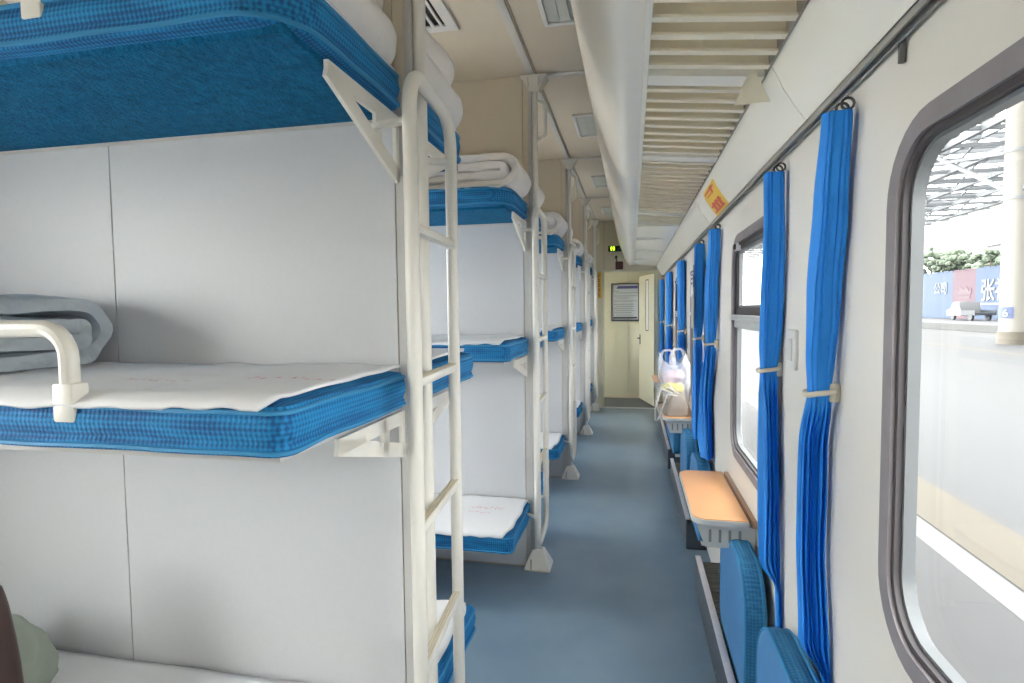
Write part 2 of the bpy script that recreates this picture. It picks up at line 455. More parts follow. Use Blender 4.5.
g.box((Ld-.10, -.026, .92), (Ld-.05, -.018, 1.08), 0, .003); g.tube(fillet([(Ld-.075, -.02, 1.02), (Ld-.075, -.065, 1.02), (Ld-.20, -.065, 1.02)], .015), .009, 8)
o = g.build('door_handle', 'rail_dark', leaf); tag(o, kind='structure')

# framed notice
t = thing('framed_notice', 'framed pale blue printed notice on the wall past the doorway', 'notice', (-.10, YV-.012, 1.29))
g = G()
for a, b in (((-.235, 0), (-.215, .635)), ((.205, 0), (.225, .635)), ((-.235, 0), (.225, .03)), ((-.235, .615), (.225, .635))):
    g.box((a[0], -.025, a[1]), (b[0], .010, b[1]), 0, .003)
g.build('frame', 'frame_dark', t)
g = G(); g.box((-.215, -.006, .03), (.205, .008, .615), 0)
g.build('sheet_of_paper', 'paper', t)
g = G(); g.prism([(-.15, .545), (.20, .545), (.20, .59), (-.12, .59)], 'y', -.009, -.006, 0)
for z, x0, x1 in ((.50, -.19, -.10), (.47, -.16, .19), (.42, -.19, .18), (.385, -.15, .05), (.335, -.19, .19), (.28, -.19, .14), (.245, -.16, .15), (.21, -.19, .12), (.175, -.16, .15), (.14, -.18, .10), (.10, -.16, .13)):
    g.box((x0, -.008, z), (x1, -.006, z+.009), 1)
g.box((-.20, -.009, .045), (.19, -.006, .075), 2)
g.build('printing', ['paper_title', 'paper_line', 'frame_dark'], t)

# toilet indicator with two lit figures
t = thing('toilet_indicator', 'small black indicator box with two lit green figures above the doorway', 'sign', (-.24, YE-.03, 2.35))
G().box((-.10, 0, 0), (.105, .03, .085), 0, .004).build('housing', 'led_box', t)
g = G()
for cx in (-.055, -.018):
    g.prism([(cx+.007*math.cos(a*PI/5), .069+.007*math.sin(a*PI/5)) for a in range(10)], 'y', -.003, 0)
    g.prism([(cx-.013, .058), (cx+.013, .058), (cx+.010, .036), (cx+.007, .036), (cx+.006, .016), (cx-.006, .016), (cx-.007, .036), (cx-.010, .036)], 'y', -.003, 0)
g.build('lit_figure', 'led', t)
g = G(); g.box((.035, -.002, .025), (.085, 0, .06)); g.build('dark_display', 'led_off', t)
# small dark red box with black knob
t = thing('alarm_box', 'small dark red box with a black lever above the door frame', 'alarm box', (-.18, YE-.05, DZ+fw))
G().box((-.055, 0, 0), (.055, .05, .115), 0, .005).build('housing', 'dark_red', t)
g = G(); g.tube([(-.03, .02, .11), (-.045, .01, .17)], .008, 8); g.sphere((-.045, .01, .18), .022, 0, 2, (1, .8, 1.2)); g.build('lever', 'black', t)
# vertical yellow sticker
t = thing('yellow_strip_sticker', 'narrow upright yellow sticker with red characters left of the doorway', 'sticker', (-.478, YE-.004, 1.66))
G().box((-.032, 0, 0), (.032, .004, .40)).build('backing', 'sticker', t)
g = G()
for k in range(5):
    z = .03+k*.072
    g.box((-.018, -.002, z), (.018, 0, z+.010)); g.box((-.020, -.002, z+.03), (.020, 0, z+.038)); g.box((-.005, -.002, z), (.004, 0, z+.052))
g.build('characters', 'sticker_red', t)

# ------------------------------------------------------------------ bunks
LEV = {'top': (2.005, .50), 'middle': (1.25, .55), 'bottom': (.30, .53)}
def depth(level, s): return LEV[level][1]+(.055 if s > 0 else 0)
MT = .098
X0B = -1.49
xr, xl = -.572-X0B, -2.40-X0B
def mattress_outline(D, s, r, inset=0, n=7):
    pts = rrect(xl+inset, xr-inset, inset+.003, D-inset, [.02, .03, r, .03], n)
    return [(x, s*y) for x, y in pts]
def wob(x, y, z, a, f): return a*noise.noise(Vector((x*f, y*f, z*f)))
def make_bunk(level, s):
    zb = LEV[level][0]; D = depth(level, s); r = {'top': .12, 'middle': .04, 'bottom': .04}[level]
    root = thing('sleeper_bunk', '-', 'bunk')
    rings = [(0, .02), (.004, .004), (.02, 0), (.028, .003), (.036, 0), (MT*.55, -.004), (MT-.022, 0), (MT-.016, .004), (MT-.006, .006), (MT, .03)]
    g = G(); vs = []; fs = []
    def dense(o):
        out = []
        for i in range(len(o)):
            a, b = Vector(o[i]), Vector(o[(i+1) % len(o)]); k = max(1, int((b-a).length/.05))
            out += [tuple(a+(b-a)*j/k) for j in range(k)]
        return out
    base = dense(mattress_outline(D, s, r)); N = len(base); cx, cy = 0, s*D/2
    for z, ins in rings:
        for x, y in base:
            k = 1-ins/ (D/2); yy = cy+(y-cy)*(1-2*ins/D); xx = (x-(xl+xr)/2)*(1-2*ins/(xr-xl))+(xl+xr)/2
            vs.append((xx+wob(x, y, z, .004, 9), yy+wob(x+3, y, z, .006, 7), z+wob(x, y, z+5, .004, 6)))
    for j in range(len(rings)-1):
        for i in range(N): fs.append((j*N+i, j*N+(i+1) % N, (j+1)*N+(i+1) % N, (j+1)*N+i))
    fs += [tuple(range(N)), tuple((len(rings)-1)*N+i for i in range(N))]
    g.add(vs, fs); mt = g.build('mattress', 'blue_weave', root, smooth=50)
    g = G()
    for zz in (.012, MT-.016):
        g.tube([(x*1.0+wob(x, y, zz, .004, 9), y+s*.002*(1 if abs(y) > D/2 else 0)+wob(x+3, y, zz, .006, 7), zz+wob(x, y, zz+5, .004, 6)) for x, y in base if abs(y) > .015], .0045, 5)
    g.build('piping', 'piping', mt)
    o = G().box((xl+.01, s*.006, -.012), (xr-.03, s*(D-.03), .006)).build('base_board', 'blue_vinyl' if level == 'top' else 'panel_trim', root)
    if level == 'bottom':
        g = G(); g.box((xl+.02, s*.03, -.05), (xr-.08, s*.06, -.012)); g.box((xl+.02, s*(D-.10), -.04), (xr-.08, s*(D-.07), -.012))
        g.build('bed_frame', 'panel_trim', root)
    # gusset under the corridor end
    if level != 'bottom':
        xg = -.588-X0B; dz = .175 if level == 'top' else .13; dy = .35; g = G()
        def bar(a, b, w): g.beam((xg, s*a[0], a[1]), (xg, s*b[0], b[1]), .010, w, 0, (1, 0, 0)) if False else g.add(*plate2(xg, s, a, b, w))
        bar((.004, -.026), (dy, -.026), .034); bar((.004, -dz+.014), (dy, -.026), .036); bar((.013, -dz), (.013, -.01), .018); bar((.12, -dz*.70), (.12, -.012), .032)
        g.build('support_bracket', 'white_metal', root)
        # guard rail at the front
        g = G(); yr = s*(D-.012); x1 = (-1.105 if level == 'top' else -1.02)-X0B; x2 = -1.92-X0B; zt = .225
        for xx in (x1, x2): g.box((xx-.024, yr-.018, .052), (xx+.024, yr+.018, .125), 0, .006)
        g.tube(fillet([(x1, yr, .11), (x1, yr, zt), (x2, yr, zt), (x2, yr, .11)], .055, 7), .0165, 12)
        g.build('guard_rail', 'white_metal', root)
    return root
def plate2(x, s, a, b, w):
    a = Vector(a); b = Vector(b); d = (b-a).normalized(); n = Vector((-d.y, d.x))*w/2; t = .005
    q = [a-n, b-n, b+n, a+n]
    vs = [(x-t, s*p.x, p.y) for p in q]+[(x+t, s*p.x, p.y) for p in q]
    return vs, [(3,2,1,0),(4,5,6,7),(0,1,5,4),(1,2,6,5),(2,3,7,6),(3,0,4,7)]

PROTO = {}
def side_words(i, s): return ('on the near side of the %s partition' if s < 0 else 'on the far side of the %s partition') % ORD[i]
for i, y in enumerate(PY):
    for s in (-1, 1):
        if s > 0 and i == 4: continue
        for lev in ('top', 'middle', 'bottom'):
            zb, D = LEV[lev]
            if lev == 'bottom' and i == 0 and s < 0: zb += .05
            loc = (X0B, y+s*.019, zb)
            lab = '%s blue-mattressed bunk %s from the camera' % (lev, side_words(i, s))
            if (lev, s) not in PROTO:
                o = make_bunk(lev, s); PROTO[(lev, s)] = o; o.location = loc; o['label'] = lab
            else: o = copy_tree(PROTO[(lev, s)], None, loc, lab)
            o['group'] = '%s bunks along the corridor' % lev

# sheets ------------------------------------------------------------
def make_sheet(lev, s, seed, stamp=None):
    zb = LEV[lev][0]; D = depth(lev, s); g = G(); xe = -.588-X0B; xs = -2.36-X0B; nu, nv = 90, 26
    def zz(x, d):
        return .004+.009*abs(noise.noise(Vector((x*3+seed*7.3, d*4, seed))))+.005*noise.noise(Vector((x*11, d*9+seed, 2.2)))
    def fn(u, v):
        x = xs+(xe-xs)*u; d = .008+(D+.0)*v
        # ragged right end, cut corner at the front
        if u > .9:
            x += .014*noise.noise(Vector((d*6, seed*3.3, 0)))-.028*max(0, (d-(D-.12))/.12)**2*(u-.9)*10
        z = MT+zz(x, d)
        over = d-(D-.03)
        if over > 0 and -.80 < x+X0B < -.66: d += .012*math.sin((x+X0B+.80)/.14*PI); z += .003*math.sin((x+X0B+.80)/.14*PI*3)+.003
        if over > 0: z -= over*.55+.006*max(0, noise.noise(Vector((x*9, seed, 1)))) ; d = D-.03+over*(1.0+.25*noise.noise(Vector((x*5, seed*2, 4))))
        return (x, s*d, z)
    g.grid(fn, nu, nv)
    o = g.build('bed_sheet', 'sheet', None, smooth=60)
    md = o.modifiers.new('thick', 'SOLIDIFY'); md.thickness = .006; md.offset = 1
    if stamp:
        g = G(); rr = random.Random(seed)
        for (sx, sd, sc_) in stamp:
            for k in range(7):
                px = sx+(k*.022)*sc_
                for q in range(3):
                    dx, dd = rr.uniform(-.008, .008)*sc_, rr.uniform(-.012, .012)*sc_
                    L, Wd = rr.uniform(.006, .016)*sc_, .0025*sc_
                    if rr.random() < .5: L, Wd = Wd, L
                    X, Dd = px+dx, sd+dd; z = MT+zz(X, Dd)+.0072
                    g.add([(X-L/2, s*(Dd-Wd/2), z), (X+L/2, s*(Dd-Wd/2), z), (X+L/2, s*(Dd+Wd/2), z), (X-L/2, s*(Dd+Wd/2), z)], [(0, 1, 2, 3)])
        g.build('printed_stamp', 'stamp', o)
    return o
SP = {}
for i, y in enumerate(PY):
    for s in (-1, 1):
        if s > 0 and i == 4: continue
        for lev in ('top', 'middle', 'bottom'):
            zb, D = LEV[lev]
            if lev == 'bottom' and i == 0 and s < 0: zb += .05
            if lev == 'top': continue
            loc = (X0B, y+s*.019, zb)
            key = (lev, s, i % 2)
            if key not in SP:
                st = None
                if s < 0 and lev == 'middle' and i == 0: st = [(-.78-X0B, .33, 1.3), (-1.05-X0B, .37, 1.0)]
                if s < 0 and lev == 'bottom': st = [(-.86-X0B, .20, 1.2), (-.86-X0B, .27, .8)]
                o = make_sheet(lev, s, {'middle': 1, 'bottom': 2}[lev]+i*4+(s+1)*3, st); SP[key] = o; o.location = loc
            else: o = copy_tree(SP[key], None, loc)
            tag(o, 'white cotton sheet on the %s bunk %s' % (lev, side_words(i, s)), 'bed sheet', 'white sheets on the %s bunks' % lev)

# folded quilts -------------------------------------------------------
def make_quilt(name, L, W, t, matname, seed, stack=False):
    """folded duvet: outer C-fold wrapping an inner U-fold; fold bulge at +x, extruded along y"""
    g = G(); paths = []
    r = 1.5*t; n = 16
    def arc(cx, cz, rr): return [(cx+rr*math.cos(a), cz+rr*math.sin(a)) for a in [-PI/2+PI*k/n for k in range(n+1)]]
    xs = L-2*t
    seg = [(-0.0+xs*k/8, .5*t) for k in range(8)]
    paths.append(seg+arc(xs, 2*t, 1.5*t)+[(xs-xs*k/8, 3.5*t) for k in range(1, 9)])
    xi = xs-.2*t
    if stack:      # two U-folds on top of each other, fold edges at +x
        paths = []
        for q, dx in ((0, .0), (1, -.035)):
            xq = L-t+dx
            paths.append([(xq*k/8, (.5+2*q)*t) for k in range(8)]+arc(xq, (1+2*q)*t, .5*t)+[(xq-xq*k/8, (1.5+2*q)*t) for k in range(1, 9)])
    else: paths.append([(xs*k/8*.98, 1.5*t) for k in range(8)]+arc(xi, 2*t, .5*t)+[(xi-xi*k/8, 2.5*t) for k in range(1, 9)])
    nv = 10
    for pi, P in enumerate(paths):
        N = len(P); vs = []
        def nrm(i):
            a = Vector(P[max(0, i-1)]); b = Vector(P[min(N-1, i+1)]); d = (b-a).normalized(); return Vector((d.y, -d.x))
        for side in (1, -1):
            for j in range(nv+1):
                v = j/nv; yy = -W/2+W*v; e = min(v, 1-v)*W
                prof = 1.15 if e > .024 else .74+.41*math.sqrt(max(0, 1-(1-e/.024)**2))
                for i in range(N):
                    nn = nrm(i); h = t/2*prof*(1+.20*noise.noise(Vector((P[i][0]*9+seed, yy*9, P[i][1]*14+pi)))+.12*noise.noise(Vector((P[i][0]*26+seed, yy*22, pi))))
                    e2 = min(i, N-1-i)/2.0
                    if e2 < 1: h *= .6+.4*e2
                    x = P[i][0]+nn.x*h*side; z = P[i][1]+nn.y*h*side
                    sway = .014*noise.noise(Vector((seed*2.1, yy*4, P[i][1]*11)))
                    vs.append((x+sway, yy+.026*noise.noise(Vector((x*5, seed+pi*3, z*22))), max(.001, z+.013*noise.noise(Vector((x*6, yy*5, seed+pi)))*min(1, z/.05))))
        M = N*(nv+1); fs = []
        for j in range(nv):
            for i in range(N-1):
                a = j*N+i; fs += [(a, a+1, a+N+1, a+N), (M+a, M+a+1, M+a+N+1, M+a+N)]
        for j in (0, nv):
            for i in range(N-1): a = j*N+i; fs.append((a, a+1, M+a+1, M+a))
        for i in (0, N-1):
            for j in range(nv): a = j*N+i; fs.append((a, a+N, M+a+N, M+a))
        g.add(vs, fs)
    return g.build(name, matname, None, smooth=70)

TZ = LEV['top'][0]+MT+.004
qp = {}
for i, y in enumerate(PY):
    for s in (-1, 1):
        if s > 0 and i == 4: continue
        if s < 0 and i == 0:
            o = make_quilt('folded_quilt', .66, .44, .066, 'quilt_white', 3.3, True); o.location = (-1.225, y-.250, TZ)
            lab = 'thick white folded quilt on the nearest top bunk, left of the first ladder'
        elif s > 0 and i == 0:
            o = make_quilt('folded_quilt', .60, .44, .060, 'quilt_white', 8.1, True); o.location = (-1.145, y+.26, TZ)
            lab = 'white folded quilt on the top bunk just behind the first ladder'
        else:
            key = (s, i % 2)
            L = .50; W = .36 if s < 0 else .34
            loc = (-1.045, y+s*.235, TZ)
            if key not in qp: o = make_quilt('folded_quilt', L, W, .043+.003*i*.5, 'quilt_white', 5.5+i*2+s); qp[key] = o
            else: o = copy_tree(qp[key])
            o.location = loc
            lab = 'white folded quilt on the top bunk ' + side_words(i, s)
        tag(o, lab, 'quilt', 'folded quilts on the top bunks')
# white sheet layer under the top bunk quilts
sp = {}
for i, y in enumerate(PY):
    for s in (-1, 1):
        if s > 0 and i == 4: continue
        if s not in sp: o = make_sheet('top', s, 20+s); sp[s] = o
        else: o = copy_tree(sp[s])
        o.location = (X0B, y+s*.019, LEV['top'][0]); o.scale = (1, .97, 1)
        tag(o, 'white sheet under the quilt, top bunk ' + side_words(i, s), 'bed sheet', 'white sheets on the top bunks')
o = make_quilt('folded_quilt', .355, .80, .047, 'quilt_grey', 4.6); o.rotation_euler.z = PI/2; o.location = (-1.868, PY[0]-.02-.376, LEV['middle'][0]+MT+.012)
tag(o, 'pale blue-grey folded quilt on the nearest middle bunk behind its guard rail', 'quilt')

# clothing and bag on the nearest bottom bunk
g = G()
def lump(u, v):
    a = 2*PI*u; ph = v*PI/2
    r = math.cos(ph)**.7; x = .21*r*math.cos(a); y = .17*r*math.sin(a); z = .235*math.sin(ph)
    d = Vector((x, y, z))*8; k = 1+.13*noise.noise(d*.8)+.16*abs(noise.noise(Vector((d.x*1.1+d.z*.6, d.y*1.6, d.z*1.9))+Vector((4, 1, 2))))-.08
    return (x*k, y*k, z*k)
g.grid(lump, 64, 28, 0, True)
g.add([(.21*math.cos(2*PI*i/24)*.95, .17*math.sin(2*PI*i/24)*.95, .0) for i in range(24)], [tuple(range(24))])
bag = g.build('cloth_bag', 'cloth_green', None, smooth=70); bag.location = (-1.76, 1.17, LEV['bottom'][0]+.05+MT+.012)
tag(bag, 'crumpled grey-green cloth bag on the white sheet at the lower left corner', 'bag')
g = G(); g.tube(fillet([(.02, -.13, .16), (.10, -.11, .19), (.12, -.09, .10), (.04, -.15, .09)], .02), .008, 8); g.build('drawcord', 'cloth_green', bag)
g = G()
def purse(u, v):
    a = 2*PI*u; z = .40*v; w = (1-.32*v**2)*(1-abs(v-.5)**6*8) if v < .99 else .3
    x = .12*w*math.copysign(abs(math.cos(a))**.6, math.cos(a)); y = .07*w*math.copysign(abs(math.sin(a))**.6, math.sin(a))
    return (x, y, z)
g.grid(purse, 32, 16, 0, True); g.add([purse(i/32, 1) for i in range(32)], [tuple(range(32))]); g.add([purse(i/32, 0) for i in range(32)], [tuple(range(32))])
pb = g.build('leather_bag', 'leather', None, smooth=60); pb.location = (-1.585, 1.045, LEV['bottom'][0]+.05+MT+.012)
tag(pb, 'dark brown leather bag beside the grey-green cloth bag, at the left picture edge', 'bag')
g = G(); g.sphere((.075, -.058, .25), .008, 0, 2); g.sphere((.02, -.066, .25), .008, 0, 2); g.build('stud', 'chrome', pb)

# ------------------------------------------------------------------ ladders and posts
def make_ladder():
    root = thing('bunk_ladder', '-', 'ladder')
    w = .19; z0, z1 = .195, 2.045
    g = G(); g.tube(fillet([(0, -w, z0), (0, w, z0), (0, w, z1), (0, -w, z1)], .085, 8, True), .0172, 14, True); g.build('rail_loop', 'white_metal', root)
    for z in (.65, .99, 1.335, 1.69):
        g = G(); g.box((-.013, -w+.012, z-.011), (.013, w-.012, z+.009), 0, .003)
        for k in range(3): g.box((-.010+k*.008, -w+.016, z+.009), (-.006+k*.008, w-.016, z+.0115), 1)
        g.build('rung', ['white_metal', 'tread'], root)
    for z in (.36, 1.93):
        for s in (-1, 1):
            g = G()
            g.tube([(0, s*w, z), (-.10, s*(w-.085), z)], .009, 8) if z < 1.9 else g.tube([(0, s*w, z), (-.045, s*(w-.02), z), (-.105, s*(w-.04), z)], .010, 8)
            g.build('rail_bracket', 'white_metal', root)
    return root
lp = None
for i, y in enumerate(PY):
    lab = 'white tubular bunk ladder at the %s partition from the camera' % ORD[i]
    if lp is None: lp = make_ladder(); o = lp; o['label'] = lab; o.location = (XLAD, y, 0)
    else: o = copy_tree(lp, None, (XLAD, y, 0), lab)
    o['group'] = 'bunk ladders along the corridor'
    o.rotation_euler.z = math.radians(4 if i == 0 else 1.2); o.location.x = -.500 if i == 0 else -.508
    if i == 4: o.location.y = YE-.235
POST_END = YE-.235

def make_post():
    root = thing('bunk_post', '-', 'post')
    g = G(); g.tube([(0, 0, .07), (0, 0, 2.74)], .0165, 14); g.build('pole', 'white_metal', root)
    g = G(); g.add(*frustum(.030, .026, .075, .072, .11, .012)); g.box((-.075, -.072, 0), (.075, .072, .012), 0, .003); g.box((-.036, -.074, .012), (-.030, -.066, .07), 1)
    g.build('foot', ['white_metal', 'panel_seam'], root)
    g = G(); g.add(*frustum(.070, .055, .026, .024, ZC-.012, 2.71)); g.box((-.074, -.058, ZC-.018), (.074, .058, ZC-.011), 0, .002)
    for k in (-1, 1): g.box((k*.03-.003, -.06, 2.73), (k*.03+.003, -.04, ZC-.02), 0)
    g.build('capital', 'white_metal', root)
    g = G(); g.tube(fillet([(.01, 0, 2.66), (.058, 0, 2.645), (.058, 0, 2.47), (.01, 0, 2.435)], .03, 6), .0105, 10); g.build('grab_handle', 'white_metal', root)
    g = G(); g.box((-.036, -.024, .05), (-.014, .024, 2.74), 0, .004); g.build('channel', 'panel_trim', root)
    return root
def frustum(a1, b1, a0, b0, ztop, zbot):
    vs = [(-a0, -b0, zbot), (a0, -b0, zbot), (a0, b0, zbot), (-a0, b0, zbot), (-a1, -b1, ztop), (a1, -b1, ztop), (a1, b1, ztop), (-a1, b1, ztop)]
    return vs, [(3,2,1,0),(4,5,6,7),(0,1,5,4),(1,2,6,5),(2,3,7,6),(3,0,4,7)]
pp = None
for i, y in enumerate(PY):
    lab = 'white floor-to-ceiling post at the corridor end of the %s partition' % ORD[i]
    if pp is None: pp = make_post(); o = pp; o['label'] = lab; o.location = (XPOLE, y, 0)
    else: o = copy_tree(pp, None, (XPOLE, y, 0), lab)
    o['group'] = 'bunk posts along the corridor'
    if i == 4: o.location.y = POST_END

# ------------------------------------------------------------------ luggage rack over the corridor
RXL, RZL, RXR, RZR = .033, 2.15, .36, 2.12
rack = thing('luggage_rack', 'long cream slatted luggage rack above the corridor with a curved white front panel', 'luggage rack', (.1, 3.7, 2.12))
RB = Vector((.1, 3.7, 2.12)); rinv = Matrix.Translation(-RB)
def rpart(g, nm, mt, smooth=40):
    o = g.build(nm, mt, rack, smooth=smooth); o.data.transform(rinv); return o
prof = []
for k in range(15):   # curved front panel from inner lower edge to outer upper edge
    a = k/14; p0 = Vector((RXL, RZL)); p1 = Vector((-.045, 2.105)); p2 = Vector((-.072, 2.13)); p3 = Vector((-.20, 2.53))
    q = p0*(1-a)**3+3*p1*a*(1-a)**2+3*p2*a*a*(1-a)+p3*a**3; prof.append(q)
joints = [Y0, 1.05, 2.86, 4.66, 6.46, YE]
for a, b in zip(joints, joints[1:]):
    g = G(); off = [(p.x+.004, p.y+.012) for p in prof]
    g.prism([tuple(p) for p in prof]+[q for q in reversed(off)], 'y', a+.003, b-.003); rpart(g, 'front_panel', 'rack_white')
g = G(); g.box((RXL-.004, Y0, RZL-.004), (RXL+.012, YE, RZL+.035), 0, .003); rpart(g, 'inner_edge', 'rack_white')
ys = []; y = .853
sl_end = 4.5
while y < sl_end: ys.append(y); y += .0853
slp = None; dx = RXR-.012-(RXL+.012); tilt = (RZR-RZL)
for k, y in enumerate(ys):
    wide = k in (10, 20, 37)
    g = G(); a0 = Vector((RXL+.012, y, RZL)); a1 = Vector((RXR-.012, y, RZR))
    if wide:
        hw = .036; q = [(-hw, -.004), (hw, -.004), (hw, .018), (-hw, .018)]
    else:
        q = [(-.012, 0), (.012, 0), (.013, .006), (.010, .010), (.016, .048), (.008, .048), (.001, .010), (-.012, .007)]
    vs = [(RXL+.012, y+u, RZL+w) for u, w in q]+[(RXR-.012, y+u, RZR+w) for u, w in q]; n = len(q)
    g.add(vs, [tuple(range(n)), tuple(range(2*n-1, n-1, -1))]+[(i, (i+1) % n, (i+1) % n+n, i+n) for i in range(n)])
    rpart(g, 'cross_bar' if wide else 'slat', 'rack_white' if wide else 'slat', 30)
g = G()
g.add([(RXL+.01, Y0, RZL+.05), (RXR, Y0, RZR+.05), (RXR, sl_end, RZR+.05), (RXL+.01, sl_end, RZL+.05),
       (RXL+.01, Y0, RZL+.056), (RXR, Y0, RZR+.056), (RXR, sl_end, RZR+.056), (RXL+.01, sl_end, RZL+.056)], [(3,2,1,0),(4,5,6,7),(0,1,5,4),(1,2,6,5),(2,3,7,6),(3,0,4,7)])
rpart(g, 'tray', 'slat', 0)
g = G(); g.box((RXR-.012, Y0, RZR), (RXR-.006, YE, RZR+.056)); rpart(g, 'wall_side_lip', 'rack_dark', 0)
for a, b in ((sl_end, 5.35), (5.35, 6.5), (6.5, 7.6), (7.6, YE)):
    g = G(); vs = []
    for yy in (a+.004, b-.004):
        for x, z in ((RXL+.012, RZL), (RXR-.012, RZR), (RXR-.012, RZR+.02), (RXL+.012, RZL+.02)): vs.append((x, yy, z))
    g.add(vs, [(3,2,1,0),(4,5,6,7),(0,1,5,4),(1,2,6,5),(2,3,7,6),(3,0,4,7)]); rpart(g, 'flat_panel', 'rack_white', 0)
    g = G(); g.box((RXL+.012, a-.012, RZL-.012), (RXR-.012, a+.012, RZR)); rpart(g, 'panel_bar', 'rack_white', 0)

# cornice between rack and wall
cp = [(RXR-.004, RZR+.06), (RXR-.004, RZR), (.367, 2.098), (.386, 2.058), (.411, 2.018), (.435, 1.984), (.448, 1.969), (.454, 1.966), (WX, 1.968), (WX, RZR+.06)]
cj = [Y0, 1.62, 3.46, 5.25, 7.0, YE]
for k, (a, b) in enumerate(zip(cj, cj[1:])):
    g = G(); g.prism(cp, 'y', a+.002, b-.002)
    struct(g.build('trim_%d' % (20+k), 'rack_white', smooth=35), 'smooth white cornice length between luggage rack and windows, %s from the camera' % ORD[k], 'cornice')

# paper tag dangling from the rack
t = thing('hanging_tag', 'small cream triangular tag hanging from the rack slats', 'tag', (.315, 1.665, 2.045))
g = G(); g.prism([(-.045, 0), (.047, .002), (.012, .078), (-.010, .078)], 'y', -.002, .002); g.build('card', 'tag_beige', t)
g = G(); g.tube([(.0, 0, .075), (-.002, .01, .095), (-.004, .012, .125)], .0015, 5); g.build('string', 'tag_beige', t)

# yellow sticker on the cornice
t = thing('cornice_sticker', 'yellow and red sticker on the white cornice above the second window', 'sticker', (.372, 2.78, 2.0))
def cs(x, z, d): return (x-.372-d*.8, z-2.0-d*.6)
sp_ = [(.3675, 2.097), (.386, 2.058), (.411, 2.018), (.442, 1.9755)]
def strip(y0, y1, d, pts, mi, g):
    vs = []
    for x, z in pts:
        a = cs(x, z, d); vs += [(a[0], y0-2.78, a[1]), (a[0], y1-2.78, a[1])]
    g.add(vs, [(2*i, 2*i+1, 2*i+3, 2*i+2) for i in range(len(pts)-1)], mi)
g = G(); strip(2.80, 3.18, .0015, sp_, 0, g); g.build('backing', 'sticker', t)
g = G()
def lerp(t_):
    k = min(2, int(t_*3)); f = t_*3-k; return (sp_[k][0]+(sp_[k+1][0]-sp_[k][0])*f, sp_[k][1]+(sp_[k+1][1]-sp_[k][1])*f)
for (ya, yb, t0, t1) in ((2.65, 2.90, .10, .17), (2.70, 2.72, .05, .34), (2.76, 2.86, .26, .32), (2.64, 2.90, .62, .69), (2.66, 2.69, .55, .9), (2.74, 2.77, .55, .9), (2.82, 2.85, .55, .9), (2.64, 2.90, .84, .9)):
    strip(ya+.215, yb+.215+.03, .0028, [lerp(t0), lerp((t0+t1)/2), lerp(t1)], 0, g)
g.build('characters', 'sticker_red', t)

# ceiling lights and vents
def make_light(nm):
    root = thing(nm, '-', 'ceiling light')
    g = G(); w, l, f = .12, .25, .022
    for a, b in (((-w, -l), (-w+f, l)), ((w-f, -l), (w, l)), ((-w, -l), (w, -l+f)), ((-w, l-f), (w, l))): g.box((a[0], a[1], -.014), (b[0], b[1], 0), 0, .003)
    g.build('frame', 'light_frame', root)
    g = G(); g.box((-w+f, -l+f, -.004), (w-f, l-f, 0))
    for k in range(1, 4): g.box((-w+f+.049*k-.003, -l+f, -.008), (-w+f+.049*k+.003, l-f, -.004))
    g.build('diffuser', 'light_diffuser', root)
    return root
lt = None
for k, y in enumerate((2.41, 4.14, 5.95, 7.7)):
    lab = 'unlit rectangular ceiling light above the corridor, %s from the camera' % ORD[k]
    if lt is None: lt = make_light('ceiling_light'); o = lt; o['label'] = lab; o.location = (-.27, y, ZC)
    else: o = copy_tree(lt, None, (-.27, y, ZC), lab)
    o['group'] = 'ceiling lights along the corridor'
def make_vent():
    root = thing('ceiling_vent', '-', 'air vent')
    g = G(); w, l, f = .17, .27, .05
    for a, b in (((-w, -l), (-w+f, l)), ((w-f, -l), (w, l)), ((-w, -l), (w, -l+f)), ((-w, l-f), (w, l))): g.box((a[0], a[1], -.012), (b[0], b[1], 0), 0, .002)
    g.build('frame', 'light_frame', root)
    G().box((-w+f, -l+f, -.003), (w-f, l-f, 0)).build('backing', 'vent_black', root)
    for k in range(6):
        x = -w+f+.02+k*.04
        g = G(); g.box((x-.006, -l+f, -.011), (x+.006, l-f, -.003)); g.build('louvre', 'light_frame', root)
    return root
v = make_vent(); v.location = (-.945, 2.325, ZC); v['label'] = 'white air grille with black slots in the ceiling of the second bay'
for k, y in enumerate((4.12, 5.92)):
    copy_tree(v, None, (-.945, y, ZC), 'white air grille with black slots in the ceiling of the %s bay' % ('third', 'fourth')[k])

